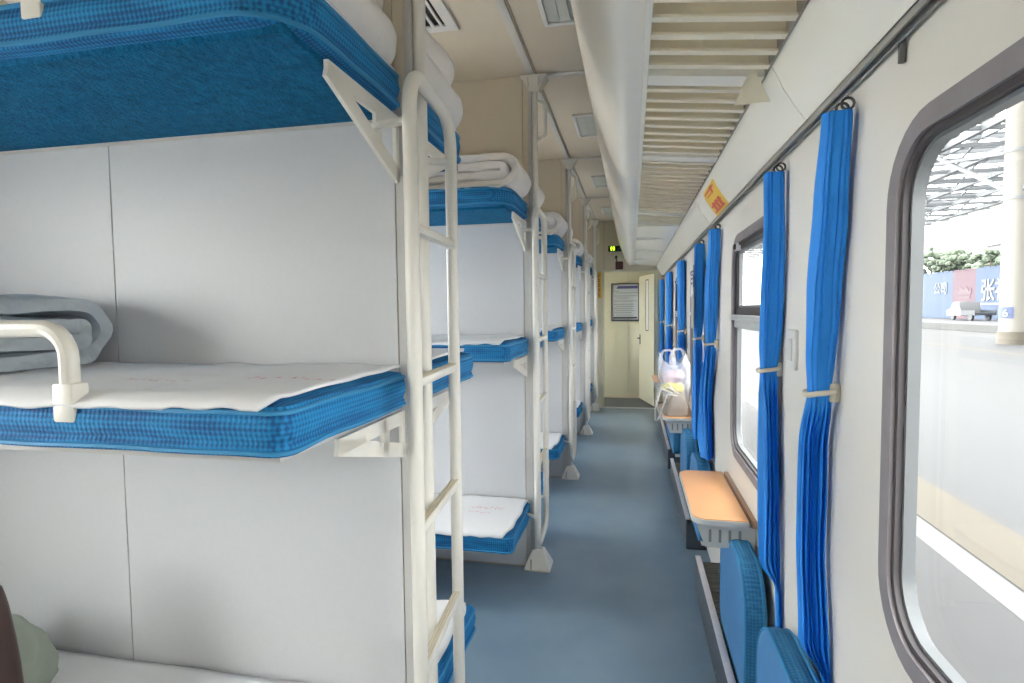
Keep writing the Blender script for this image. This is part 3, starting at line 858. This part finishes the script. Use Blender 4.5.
# ------------------------------------------------------------------ curtains
o = thing('curtain_rail', 'dark curtain track running under the white cornice', 'curtain rail', (.440, 3.7, 1.950))
g = G(); g.box((-.012, Y0-3.7, 0), (-.008, YE-3.7, .016)); g.box((.006, Y0-3.7, 0), (.010, YE-3.7, .016)); g.box((-.012, Y0-3.7, .013), (.010, YE-3.7, .017)); g.build('track', 'track', o, smooth=0)
g = G(); y = 1.12; g.box((.008, y-3.7-.005, -.035), (.018, y-3.7+.005, .012), 0, .002)
g.build('wall_clip', 'rail_dark', o)
def make_curtain(keys, label, npl=5, seed=0, tuck=False):
    """keys: list of (z, y_near, y_far); closed pleated bundle between x .39 and .452"""
    yb = (keys[-1][1]+keys[-1][2])/2; zb = keys[-1][0]
    root = thing('window_curtain', label, 'curtain', (.425, yb, zb), 'blue curtains along the corridor windows')
    g = G(); nu, nv = 120, 60
    def at(z):
        for a, b in zip(keys, keys[1:]):
            if a[0] >= z >= b[0]:
                t = (a[0]-z)/(a[0]-b[0]); t = t*t*(3-2*t); return a[1]+(b[1]-a[1])*t, a[2]+(b[2]-a[2])*t
        return keys[-1][1:]
    zt = keys[0][0]; ztie = 1.305
    def fn(u, v):
        z = zt+(zb-zt)*v; yn, yf = at(z); yc, hy = (yn+yf)/2, max(.022, (yf-yn)/2); a = 2*PI*u
        sq = .5; cx, cy = math.cos(a), math.sin(a)
        ux = math.copysign(abs(cx)**sq, cx); uy = math.copysign(abs(cy)**sq, cy)
        tight = math.exp(-((z-ztie)/.05)**2)
        hx = .031*(1-.2*tight)
        lowf = min(1, max(0, (ztie-z)/.12)); x = .421+ux*hx; y = yc+uy*hy
        near = max(0, -cy)**.5
        wv = .5+.5*math.cos(npl*2*PI*(ux*.5+.5)+seed+1.2*noise.noise(Vector((ux*2, z*2.5, seed))))
        y += near*(.005+.021*lowf)*wv*(1-.6*tight)
        face = max(0, -cx)**.5
        x += face*(.010+.008*lowf)*(.5+.5*math.cos(2*PI*(uy*.8)+seed+z*1.5))*(1-.6*tight)
        x += .004*noise.noise(Vector((u*5, z*3, seed))); y += .005*noise.noise(Vector((u*5+7, z*3, seed)))
        tk = min(1, max(0, (.70-z)/.07)) if tuck else 0
        x = x+(.4475+ux*.006-x)*tk
        if ux > .2: x = min(x, .4535)
        return (x-.425, y-yb, z-zb)
    g.grid(fn, nu, nv, 0, True)
    g.add([fn(i/nu, 0) for i in range(nu)], [tuple(range(nu))]); g.add([fn(i/nu, 1) for i in range(nu)], [tuple(range(nu))])
    g.build('curtain_panel', 'curtain', root, smooth=70)
    # hem line at both vertical edges of the face
    yn, yf = at(ztie); g = G(); hy = max(.024, (yf-yn)/2); yc = (yn+yf)/2
    loop = [(.421+.0275*math.copysign(abs(math.cos(t))**.5, math.cos(t))-.425, yc+(hy+.003)*math.copysign(abs(math.sin(t))**.5, math.sin(t))-yb, ztie-zb+.006*math.cos(t)) for t in [2*PI*k/28 for k in range(28)]]
    g.tube(loop, .0065, 8, True)
    g.box((.012, yn-yb-.010, ztie-zb-.022), (WX-.425, yn-yb+.004, ztie-zb+.022), 0, .006)
    g.build('tie_band', 'tie', root)
    ynt, yft = keys[0][1], keys[0][2]; yc = (ynt+yft)/2
    for k in (-1, 1):
        g = G()
        cy = yc+k*.016-yb; cz = zt-zb+.013
        g.tube([(.012+.0, cy+.011*math.cos(t), cz+.011*math.sin(t)) if False else (.012+.012*math.cos(t), cy, cz+.012*math.sin(t)) for t in [2*PI*q/12 for q in range(12)]], .003, 6, True)
        g.build('curtain_ring', 'hook', root)
    return root
ZT = 1.905
make_curtain([(ZT, 1.314, 1.361), (1.73, 1.337, 1.40), (1.515, 1.371, 1.432), (1.305, 1.405, 1.43), (1.16, 1.44, 1.469), (.94, 1.445, 1.473), (.70, 1.41, 1.44), (.53, 1.405, 1.425)], 'nearest blue curtain, tied back beside the large platform window', 6, 0, True)
make_curtain([(ZT, 1.866, 1.89), (1.67, 1.86, 1.885), (1.52, 1.875, 1.897), (1.305, 1.91, 1.93), (1.14, 1.88, 1.96), (.9, 1.855, 1.93), (.645, 1.845, 1.89), (.50, 1.83, 1.87)], 'second blue curtain, at the near edge of the sash window', 6, 2, True)
make_curtain([(ZT, 3.11, 3.17), (1.6, 3.186, 3.302), (1.305, 3.23, 3.27), (.96, 3.377, 3.553), (.72, 3.324, 3.646), (.645, 3.315, 3.55)], 'third blue curtain, beyond the sash window with papers tucked beside it', 6, 4)
make_curtain([(ZT, 3.80, 3.87), (1.6, 3.78, 3.87), (1.305, 3.82, 3.88), (1.0, 3.8, 3.95), (.65, 3.8, 3.95)], 'fourth blue curtain, half hidden behind the third with papers in front', 5, 5)
make_curtain([(ZT, 5.08, 5.35), (1.6, 5.08, 5.30), (1.305, 5.04, 5.19), (1.0, 5.05, 5.35), (.66, 5.05, 5.35)], 'fifth blue curtain from the camera, just right of the shopping bag handles', 5, 6)
make_curtain([(ZT, 6.63, 7.08), (1.6, 6.65, 7.02), (1.305, 6.7, 6.95), (1.0, 6.63, 7.05), (.75, 6.63, 7.05)], 'sixth blue curtain from the camera', 5, 7)
make_curtain([(ZT, 8.30, 8.66), (1.6, 8.32, 8.66), (1.305, 8.38, 8.62), (1.0, 8.3, 8.66), (.62, 8.3, 8.66)], 'last blue curtain, next to the end doorway', 5, 8)

# papers tucked by the curtains
t = thing('paper_holder', 'grey card pocket with a white printed sheet, hanging on the fourth curtain', 'notice', (.384, 3.80, 1.37))
G().box((-.004, -.06, 0), (.0, .10, .26), 0).build('pocket', 'card_grey', t)
G().add([(-.006, -.05, .22), (-.006, .09, .20), (-.006, .085, .42), (-.006, -.03, .47), (-.008, -.05, .22), (-.008, .09, .20), (-.008, .085, .42), (-.008, -.03, .47)], [(0,1,2,3),(7,6,5,4),(0,4,5,1),(1,5,6,2),(2,6,7,3),(3,7,4,0)]).build('printed_sheet', 'paper_white', t, smooth=0)
g = G()
for z in (.30, .33, .355, .375): g.box((-.0095, -.03, z-.02), (-.008, .05, z-.008))
g.build('printing', 'ink', t)

# light switch plate
t = thing('switch_plate', 'small pale grey switch plate on the wall between the first two curtains', 'switch', (WX, 1.78, 1.32))
G().box((-.010, -.045, 0), (0, .045, .115), 0, .003).build('plate', 'light_frame', t)
G().box((-.014, -.024, .025), (-.010, .024, .09), 0, .002).build('rocker', 'plate', t)

# ------------------------------------------------------------------ tables, flip seats, heater casings
TBZ = .70
def make_table():
    root = thing('folding_table', '-', 'table'); Lh = .335
    x0, x1 = .232, .430
    pts = rrect(x0, x1, -Lh, Lh, [.055, .004, .004, .055], 8)
    pl = [(x-WX, y) for x, y in pts]
    G().prism(pl, 'z', -.004, .0).build('tabletop', 'wood_top', root)
    big = [(x-WX, y) for x, y in rrect(x0-.004, x1, -Lh-.004, Lh+.004, [.058, .004, .004, .058], 8)]
    G().prism(big, 'z', -.024, -.004).build('edge_trim', 'table_edge', root)
    G().box((.441-WX, -Lh, -.028), (0, Lh, .002), 0, .003).build('hinge_strip', 'wood_strip', root)
    for s in (-1, 1):
        g = G(); y = s*(Lh-.02); t = .004*s
        g.prism([(x0+.012-WX, -.03), (-.005, -.03), (-.005, -.115), (x0+.045-WX, -.115)], 'y', y-.004, y+.004, 0)
        for k in range(4):
            xx = x0+.062+k*.036-WX
            g.box((xx-.005, y-.006, -.095), (xx+.005, y+.006, -.045), 1, .002)
        g.build('bracket_plate', ['plate', 'plate_slot'], root)
    g = G(); g.box((-.02, -.05, -.20), (0, .05, -.03), 0, .004); g.build('wall_mount', 'plate', root)
    return root
tb = make_table(); tb.location = (WX, 2.565, TBZ); tb['label'] = 'nearest wood-topped folding table under the sash window'
tb['group'] = 'folding tables along the corridor'
copy_tree(tb, None, (WX, 4.62, TBZ), 'wood-topped folding table carrying the shopping bag')
copy_tree(tb, None, (WX, 6.70, TBZ), 'farthest folding table, its orange top just past the shopping bag')

def make_seat():
    root = thing('flip_seat', '-', 'seat'); hw = .262; z1 = .618; z0 = .20
    xf, xb = .365, .438
    o = rrect(-hw, hw, z0, z1, [.06, .06, .17, .17], 10); N = len(o)
    def off(d):
        c = rrect(-hw+d, hw-d, z0+d, z1-d, [max(.01, .06-d)]*2+[.17-d]*2, 10); return c
    g = G(); prof = [(xb, .006), (xb-.006, 0), (xf+.028, -.006), (xf+.012, -.003), (xf+.004, .002)]
    vs = []; fs = []
    for x, d in prof: vs += [(x-WX, y, z) for y, z in off(d)]
    for j in range(len(prof)-1):
        for i in range(N): fs.append((j*N+i, j*N+(i+1) % N, (j+1)*N+(i+1) % N, (j+1)*N+i))
    fs.append(tuple(range(N)))
    g.add(vs, fs, 0)
    # puffed front face
    rings = [(xf+.004, .002), (xf+.001, .006), (xf-.002, .03), (xf-.004, .09), (xf-.004, .20)]
    vs = []; fs = []
    for x, d in rings: vs += [(x-WX, y, z) for y, z in off(min(d, .16))] if d < .17 else [(x-WX, 0+(y)*.35, (z0+z1)/2+(z-(z0+z1)/2)*.2) for y, z in o]
    for j in range(len(rings)-1):
        for i in range(N): fs.append((j*N+i, j*N+(i+1) % N, (j+1)*N+(i+1) % N, (j+1)*N+i))
    fs.append(tuple((len(rings)-1)*N+i for i in range(N)))
    g.add(vs, fs, 1)
    c = g.build('cushion', ['pad_weave', 'pad_face'], root, smooth=45)
    g = G(); g.tube([(xf+.003-WX, y, z) for y, z in off(.001)], .004, 6, True); g.tube([(xb-.012-WX, y, z) for y, z in off(-.001)], .0035, 6, True); g.build('piping', 'piping', c)
    g = G(); g.box((xb-WX, -.20, z0+.02), (0, .20, z0+.20), 0, .003); g.box((xf+.02-WX, -.20, z0-.035), (0, -.16, z0+.01), 0, .003); g.box((xf+.02-WX, .16, z0-.035), (0, .20, z0+.01), 0, .003)
    g.build('hinge_mount', 'plate', root)
    return root
st = None
for y, lab in ((1.50, 'nearest folded-up blue flip seat, cut by the bottom picture edge'), (2.208, 'blue flip seat folded up just before the nearest table'),
               (3.49, 'blue flip seat folded up below the third curtain'), (4.255-.03, 'blue flip seat folded up just before the table with the bag'),
               (5.45, 'blue flip seat folded up past the table with the bag'), (6.05, 'blue flip seat folded up before the farthest table')):
    if st is None: st = make_seat(); o = st; o.location = (WX, y, 0); o['label'] = lab
    else: o = copy_tree(st, None, (WX, y, 0), lab)
    o['group'] = 'folded flip seats under the corridor windows'

def make_casing(y0, y1, label):
    zt = .19; xf = .336; yb = (y0+y1)/2; h = (y1-y0)/2
    root = thing('heater_casing', label, 'heater', (WX-.002, yb, 0), 'heater casings along the corridor wall')
    g = G(); g.prism([(xf-WX, 0), (xf-WX, zt-.004), (xf+.004-WX, zt-.004), (xf+.004-WX, .006), (-.0, .006), (0, 0)], 'y', -h, h, 0)
    for e in (-h, h-.004): g.box((xf-WX, e, 0), (-.001, e+.004, zt-.03), 0)
    g.build('front_panel', 'casing', root, smooth=0)
    G().box((xf-.004-WX, -h, zt-.005), (xf+.024-WX, h, zt+.002), 0, .002).build('top_edge', 'casing_edge', root)
    g = G(); g.box((xf+.012-WX, -h+.002, zt-.045), (-.001, h-.002, zt-.035)); n = int(h*2/.05)
    for k in range(n): g.box((xf+.03-WX, -h+.02+k*.05, zt-.036), (-.03, -h+.034+k*.05, zt-.031), 1)
    g.build('grille', ['casing_mesh', 'rail_dark'], root, smooth=0)
    n = max(2, int(2*h/.30))
    for k in range(n):
        g = G(); yy = -h+.08+k*(2*h-.16)/(n-1)
        g.sphere((xf-.0005-WX, yy, .03), .005, 0, 1, (.5, 1, 1)); g.build('screw', 'screw', root)
    return root
make_casing(.6, 3.09, 'dark grey low heater casing with a pale top edge, nearest along the corridor wall')
make_casing(3.63, 5.10, 'second dark grey low heater casing, below the table with the bag')
make_casing(5.45, 8.40, 'farthest dark grey low heater casing, leading to the doorway')

# ------------------------------------------------------------------ bags on the second table
t = thing('shopping_bag', 'translucent white plastic shopping bag with yellow packets on the second table', 'shopping bag', (.345, 4.64, TBZ))
g = G(); 
def pbag(u, v):
    a = 2*PI*u; z = .012+.40*v
    w = .50+.62*math.sin(min(1, v*1.4)*PI/2) if v < .72 else 1.12-.25*((v-.72)/.28)**1.5
    lean = .03-.06*v
    n1 = 1+.14*noise.noise(Vector((math.cos(a)*2.2, math.sin(a)*2.2, v*4)))+.09*noise.noise(Vector((math.cos(a)*6, math.sin(a)*6, v*8)))
    sq = .75
    x = .115*w*n1*math.copysign(abs(math.cos(a))**sq, math.cos(a)); y = .13*w*n1*math.copysign(abs(math.sin(a))**sq, math.sin(a))
    top = .05*math.cos(2*a) if v > .8 else 0
    return (min(x+lean, .098), y, z+top*(v-.8)*5+.02*noise.noise(Vector((math.cos(a)*2, math.sin(a)*2, v*3+1))))
g.grid(pbag, 48, 26, 0, True); g.add([pbag(i/48, 0) for i in range(48)], [tuple(range(48))])
g.build('bag_body', 'plastic', t, smooth=70)
for yy, xo in ((-.085, -.075), (.07, .015)):
    g = G(); P = fillet([(xo-.050, yy, .33), (xo-.052, yy, .42), (xo-.030, yy-.01, .475), (xo+.030, yy-.01, .478), (xo+.050, yy, .42), (xo+.055, yy, .33)], .03, 5)
    n = len(P); vs = []
    for i, p in enumerate(P):
        tt = (P[min(n-1, i+1)]-P[max(0, i-1)]).normalized(); nn = Vector((tt.z, 0, -tt.x))*(.016-.007*math.sin(PI*i/(n-1)))
        for d in (-.003, .003):
            vs += [p-nn+Vector((0, d, 0)), p+nn+Vector((0, d, 0))]
    fs = []
    for i in range(n-1):
        a = i*4; b = a+4; fs += [(a, a+1, b+1, b), (a+2, a+3, b+3, b+2), (a, a+2, b+2, b), (a+1, a+3, b+3, b+1)]
    g.add(vs, fs); g.build('bag_handle', 'plastic', t)
for k, (px, py, pz, r, mt_, s3) in enumerate(((-.04, -.045, .10, .05, 'pack_brown', (1, .8, 1)), (.03, -.02, .09, .055, 'pack_brown', (.9, .9, 1)), (-.07, -.06, .19, .045, 'pack_yellow', (1.2, .7, .8)), (.0, -.07, .18, .045, 'pack_yellow', (1.2, .7, .9)),
                                        (-.05, .04, .25, .055, 'pack_pink', (1.1, .8, 1)), (.01, .02, .27, .05, 'pack_pink', (1, .8, 1)), (.02, .06, .16, .05, 'paper_white', (1, .8, 1)))):
    o = G().sphere((0, 0, 0), r, 0, 2, s3, .25, 2.5, k).build('food_packet', mt_, None, smooth=60)
    o.location = (.35+px, 4.64+py, TBZ+pz)
    tag(o, ['brown packet at the bottom left inside the shopping bag', 'brown packet at the bottom right inside the shopping bag', 'yellow packet on the left inside the shopping bag', 'yellow packet in the middle of the shopping bag', 'pinkish packet high on the left in the shopping bag', 'pinkish packet high in the middle of the shopping bag', 'white packet at the back of the shopping bag'][k], 'packet', 'packets inside the shopping bag')
t = thing('tote_bag', 'taupe bag under the shopping bag with pale straps hanging off the table', 'bag', (.33, 4.45, TBZ))
g = G()
def tote(u, v):
    a = 2*PI*u; w = 1-.55*v**1.5; c, s_ = math.cos(a), math.sin(a)
    n1 = 1+.1*noise.noise(Vector((c*2, s_*2, v*3)))
    return (.095*w*n1*math.copysign(abs(c)**.5, c)+.01*v, .115*w*n1*math.copysign(abs(s_)**.5, s_), .002+.15*v)
g.grid(tote, 40, 14, 0, True); g.add([tote(i/40, 0) for i in range(40)], [tuple(range(40))]); g.add([tote(i/40, 1) for i in range(40)], [tuple(range(40))])
g.build('bag_body', 'taupe', t, smooth=60)
for k, P in enumerate(([(.02, -.05, .14), (-.07, -.06, .16), (-.115, -.09, .03), (-.16, -.10, -.08), (-.155, -.10, .06), (-.115, -.05, .20), (-.03, -.03, .16)],
                       [(.04, .03, .14), (-.06, .02, .20), (-.12, .03, .17), (-.145, .04, .06), (-.13, .05, .18), (-.06, .06, .235), (.0, .05, .15)])):
    G().tube(fillet(P, .02, 4), .007, 6).build('strap', 'strap_grey', t)

# ------------------------------------------------------------------ outside
GZ = -.05
g = G(); g.box((.62, -20, GZ-.9), (1.88, 90, GZ), 0)
struct(g.build('ground_platform_edge', 'paving_plain', smooth=0), 'grey platform edge between the train and the white line', 'platform')
g = G(); g.box((2.06, -20, GZ-.9), (11.6, 90, GZ), 0); struct(g.build('ground_platform', 'paving', smooth=0), 'pale ribbed paving of the station platform outside', 'platform')
g = G(); g.box((1.88, -20, GZ-.9), (2.06, 90, GZ+.001)); struct(g.build('ground_white_line', 'line_white', smooth=0), 'white safety line on the near platform', 'platform line')
g = G(); g.box((2.075, -20, GZ-.5), (2.55, 90, GZ+.004)); struct(g.build('ground_tactile_strip', 'tactile', smooth=0), 'wide yellow tactile strip on the near platform', 'platform strip')
g = G(); g.box((11.6, -20, GZ-.9), (12.0, 110, GZ+.002)); struct(g.build('ground_far_strip', 'tactile', smooth=0), 'thin yellow line across the far side of the platform', 'platform strip')
g = G(); g.box((12.0, -20, GZ-.9), (19.6, 130, GZ-.01)); struct(g.build('ground_far_platform', 'paving_plain', smooth=0), 'grey platform beyond the far yellow line', 'platform')
g = G(); g.box((19.6, -20, GZ-.9), (20.0, 140, .34)); struct(g.build('ground_kerb', 'kerb', smooth=0), 'low pale kerb between platform and road', 'kerb')
g = G(); g.box((20.0, -20, GZ-.9), (70, 200, .25)); struct(g.build('ground_road', 'road', smooth=0), 'pale station road in front of the blue hoarding', 'road')
g = G(); g.box((-60, -60, GZ-.9), (-2.9, 200, GZ-.3)); struct(g.build('ground_bounce_left', 'bounce_pale', smooth=0), 'unseen pale ground added on the compartment side to bounce light in', 'ground')  # out of view; raised and made pale to bounce light through the windows

# column
t = thing('platform_column', 'round cream platform column with a small blue plaque', 'column', (14.6, 25.9, GZ-.01))
G().tube([(0, 0, .5), (0, 0, 9.4)], .42, 24).build('shaft', 'column_cream', t)
G().tube([(0, 0, 0), (0, 0, .5)], .47, 24).build('base', 'tactile', t)
g = G(); 
for z in (5.6, 7.4): g.tube([(0, 0, z), (0, 0, z+.12)], .46, 24)
g.build('band', 'steel_pale', t)
def cplaque(u, v): a = PI*1.12+(u-.5)*1.5; return (.435*math.cos(a), .435*math.sin(a), 1.02+.44*v)
g = G(); g.grid(cplaque, 10, 2); g.build('plaque', 'plaque_blue', t)

# hoarding with characters
HX = 30
t = thing('site_hoarding', 'long hoarding with blue and dark pink panels across the road', 'hoarding', (HX, 62, .25))
def hpart(y0, y1, mt_, nm='panel', z1=4.5):
    g = G(); n = max(2, int((y1-y0)/.9)); 
    g.box((0, y0-62, 0), (.12, y1-62, z1-.1))
    for k in range(n):
        yy = y0+(k+.5)*(y1-y0)/n-62
        g.prism([(yy-.45*(y1-y0)/n, z1-.12), (yy+.45*(y1-y0)/n, z1-.12), (yy+.3*(y1-y0)/n, z1+.05*(k % 2)), (yy-.3*(y1-y0)/n, z1+.05*(k % 2))], 'x', 0, .12)
    return g.build(nm, mt_, t, smooth=0)
hpart(62.1, 80, 'hoard_blue'); hpart(58.4, 62.1, 'hoard_red'); hpart(30, 58.4, 'hoard_blue')
def text(body, size, loc, mt_, parent, ext=.02):
    cu = bpy.data.curves.new('writing', 'FONT'); cu.body = body; cu.size = size; cu.extrude = ext; cu.offset = size*.012; cu.align_x = 'LEFT'
    o = bpy.data.objects.new('writing', cu); COL.objects.link(o)
    dg = bpy.context.evaluated_depsgraph_get(); me = bpy.data.meshes.new_from_object(o.evaluated_get(dg))
    COL.objects.unlink(o); bpy.data.objects.remove(o)
    me.materials.clear(); me.materials.append(MATS[mt_])
    w = bpy.data.objects.new('writing', me); COL.objects.link(w); w.parent = parent
    w.location = loc; w.rotation_euler = (PI/2, 0, -PI/2)
    return w
text('张裕', 2.05, (-.04, 57.6-62, 1.75), 'hoard_white', t)
text('公司', 1.25, (-.04, 65.5-62, 2.45), 'hoard_white', t)
g = G(); g.box((-.03, 53.5-62, 1.25), (0, 57.9-62, 1.4)); g.build('white_rule', 'hoard_white', t)
g = G()   # pale crest on the dark pink panel
yy = 60.2-62
g.prism([(yy-1.1, 2.2), (yy+1.1, 2.2), (yy+1.2, 2.75), (yy+.75, 2.5), (yy+.45, 2.95), (yy, 2.6), (yy-.45, 2.95), (yy-.75, 2.5), (yy-1.2, 2.75)], 'x', -.03, 0)
g.box((-.03, yy-1.0, 1.85), (0, yy+1.0, 2.05)); g.box((-.03, yy-.6, 1.5), (0, yy+.6, 1.62)); g.build('crest', 'hoard_pale', t)

colm = bpy.data.objects['platform_column']; th = PI*1.19; tx = Vector((math.cos(th+PI/2), math.sin(th+PI/2)))
d6 = text('6', .40, (.445*math.cos(th)-tx.x*.12, .445*math.sin(th)-tx.y*.12, 1.09), 'hoard_white', colm, .02); d6.rotation_euler.z = th+PI/2
# parked vehicles
def make_truck(name, label, loc, s):
    t = thing(name, label, 'truck', loc); 
    # length along y; front towards +y (left in the photo)
    g = G(); g.prism([(2.35, .45), (2.4, .95), (1.75, 1.08), (1.25, 1.72), (.2, 1.76), (-.05, 1.0), (-.1, .45)], 'x', -.85, .85); o = g.build('cab', 'van_white', t)
    g = G()
    for x0 in (-.87, .85): g.prism([(1.55, 1.12), (1.18, 1.62), (.80, 1.64), (.80, 1.10)], 'x', x0, x0+.02); g.prism([(.70, 1.10), (.70, 1.64), (.25, 1.66), (.10, 1.10)], 'x', x0, x0+.02)
    g.build('side_window', 'building_window', o)
    g = G(); g.box((-.85, -2.4, .50), (.85, -.1, .72)); g.box((-.85, -2.4, .72), (-.80, -.1, .95)); g.box((.80, -2.4, .72), (.85, -.1, .95)); g.build('load_bed', 'van_dark', t)
    for yw in (1.5, -1.5):
        for x in (-.78, .62):
            g = G(); g.tube([(x, yw, .34), (x+.18, yw, .34)], .34, 18); g.build('wheel', 'van_dark', t)
    t.scale = (s, s, s); return t
make_truck('pickup_truck', 'white pickup truck with a dark load bed parked before the hoarding', (27, 53.2, .25), .86)
t2 = thing('box_truck', 'white box truck partly hidden behind the platform column', 'truck', (27, 43.2, .25))
G().box((-1, -2.2, .8), (1, 2.1, 3.4), 0, .05).build('cargo_box', 'van_white', t2)
G().box((-.8, -2.2, .5), (.8, 2.6, .8)).build('chassis', 'van_dark', t2)
for yw in (-1.4, 1.5):
    G().tube([(-1, yw, .42), (-.75, yw, .42)], .42, 18).build('wheel', 'van_dark', t2)

# trees and buildings behind the hoarding
for k, (x, y, r, h) in enumerate(((36, 79.5, 2.9, 8.6), (36, 74.5, 2.5, 7.6), (37, 69.5, 2.7, 7.3))):
    t = thing('tree', ['pale green tree farthest left behind the hoarding', 'small green tree behind the blue hoarding', 'green tree behind the dark pink hoarding panel'][k], 'tree', (x, y, .25), 'trees behind the hoarding')
    G().tube([(0, 0, 0), (.1, 0, h*.5), (0, .1, h*.8)], [.22, .16, .08], 8).build('trunk', 'trunk', t)
    g = G(); rr = random.Random(k)
    for q in range(70):
        d = Vector((rr.gauss(0, 1), rr.gauss(0, 1), rr.gauss(0, 1))).normalized()*r*rr.uniform(.35, 1)
        g.sphere((d.x, d.y, h*.78+d.z*.6), rr.uniform(.28, .55), 0, 1, (1, 1, .8), .5, 2, q)
    g.build('crown', 'leaf', t, smooth=0)
for k, (x, y0, y1, h, lab) in enumerate(((44, 70, 84, 8.6, 'low white building behind the hoarding, right of the trees'), (60, 96, 130, 18, 'tall pale apartment block far behind the trees'), (41, 58, 69, 8.4, 'white flat-roofed building with two dark windows behind the hoarding'))):
    t = thing('building', lab, 'building', (x, (y0+y1)/2, .25)); yc = (y0+y1)/2
    G().box((0, y0-yc, 0), (8, y1-yc, h)).build('wall', 'building', t, smooth=0)
    G().box((-.25, y0-yc-.25, h), (8.2, y1-yc+.25, h+.25)).build('roof_slab', 'steel_pale', t, smooth=0)
    for z in ([h-2.2] if h < 12 else [5, 8, 11, 14]):
        nn = 3 if h < 12 else 5
        for q in range(nn):
            yy = y0+(q+.5)*(y1-y0)/nn-yc
            G().box((-.06, yy-.55, z), (0, yy+.55, z+1.3)).build('window', 'building_window', t, smooth=0)

# canopy roof of the station: open steel trusses
t = thing('station_canopy', 'pale steel lattice canopy roof over the platform outside', 'canopy', (14.6, 25.9, GZ))
cz = 9.2
def cpt(x, y, z): return (x-14.6, y-25.9, z-GZ)
for x in range(6, 28, 3):
    g = G(); g.beam(cpt(x, -4, cz), cpt(x, 96, cz), .22, .3); g.beam(cpt(x, -4, cz+1.1), cpt(x, 96, cz+1.1), .14, .2)
    for k in range(33): g.beam(cpt(x, -4+k*3, cz+1.1*(k % 2)), cpt(x, -1+k*3, cz+1.1*((k+1) % 2)), .09, .09)
    g.build('long_truss', 'steel_pale', t, smooth=0)
for k in range(34):
    y = -4+k*3
    g = G(); g.beam(cpt(5, y, cz+1.1), cpt(28, y, cz+1.1), .16, .22); g.beam(cpt(5, y, cz), cpt(28, y, cz), .14, .18); g.build('cross_truss', 'steel_pale', t, smooth=0)
for k in range(33):
    y = -4+k*3
    g = G(); g.box(cpt(5, y+.1, cz+1.3), cpt(28, y+1.3, cz+1.36)); g.build('roof_sheet', 'steel_pale', t, smooth=0)
g = G(); g.beam(cpt(14.6, 25.9, 5.7), cpt(14.6, 33, cz), .14, .14); g.beam(cpt(14.6, 25.9, 7.4), cpt(14.6, 37, cz), .12, .12); g.beam(cpt(14.6, 25.9, 5.7), cpt(14.6, 19, cz), .14, .14); g.build('brace', 'steel_pale', t, smooth=0)

# ------------------------------------------------------------------ world, camera, view
SKY = 5.0
w = bpy.data.worlds.new('World'); sc.world = w; w.use_nodes = True
nt = w.node_tree; bg = nt.nodes['Background']
tc = nt.nodes.new('ShaderNodeTexCoord'); sx = nt.nodes.new('ShaderNodeSeparateXYZ'); rp = nt.nodes.new('ShaderNodeValToRGB')
nt.links.new(tc.outputs['Generated'], sx.inputs[0]); nt.links.new(sx.outputs['Z'], rp.inputs[0])
# hazy overcast sky: bright low down, raised overhead to light the ground, brightest on the side of the veiled sun (compartment side)
cr = rp.color_ramp
cr.elements[0].position = 0; cr.elements[0].color = (1.0, .99, .97, 1)
cr.elements[1].position = 1; cr.elements[1].color = (2.0, 2.0, 2.0, 1)
e = cr.elements.new(.38); e.color = (1.0, .99, .97, 1)
e = cr.elements.new(.62); e.color = (.9, .9, .9, 1)
r2 = nt.nodes.new('ShaderNodeMapRange'); nt.links.new(sx.outputs['X'], r2.inputs['Value'])
r2.inputs['From Min'].default_value = .05; r2.inputs['From Max'].default_value = -.55; r2.inputs['To Min'].default_value = .60; r2.inputs['To Max'].default_value = 1.7
ml = nt.nodes.new('ShaderNodeMath'); ml.operation = 'MULTIPLY'; nt.links.new(r2.outputs[0], ml.inputs[0]); ml.inputs[1].default_value = SKY
nt.links.new(rp.outputs[0], bg.inputs['Color']); nt.links.new(ml.outputs[0], bg.inputs['Strength'])

cam = bpy.data.cameras.new('camera'); co = bpy.data.objects.new('camera', cam); COL.objects.link(co); sc.camera = co
F = 570.65; YAW, PIT, ROL = .206882922, .0551382478, .0111505823
cam.sensor_fit = 'HORIZONTAL'; cam.sensor_width = 36; cam.lens = F/1024*36; cam.clip_start = .02; cam.clip_end = 500
f = Vector((-math.sin(YAW)*math.cos(PIT), math.cos(YAW)*math.cos(PIT), -math.sin(PIT)))
r0 = Vector((math.cos(YAW), math.sin(YAW), 0)); d0 = -r0.cross(f)
c_, s_ = math.cos(ROL), math.sin(ROL)
r = c_*r0+s_*d0; d = -s_*r0+c_*d0
co.matrix_world = Matrix(((r.x, -d.x, -f.x, 0), (r.y, -d.y, -f.y, 0), (r.z, -d.z, -f.z, 1.5), (0, 0, 0, 1)))

sc.view_settings.view_transform = 'Standard'; sc.view_settings.look = 'None'; sc.view_settings.gamma = 1; sc.view_settings.use_curve_mapping = False
sc.view_settings.exposure = 1.45
sc.cycles.use_denoising = True
sc.cycles.max_bounces = 14; sc.cycles.diffuse_bounces = 9; sc.cycles.glossy_bounces = 4; sc.cycles.transparent_max_bounces = 12
sc.cycles.sample_clamp_indirect = 6
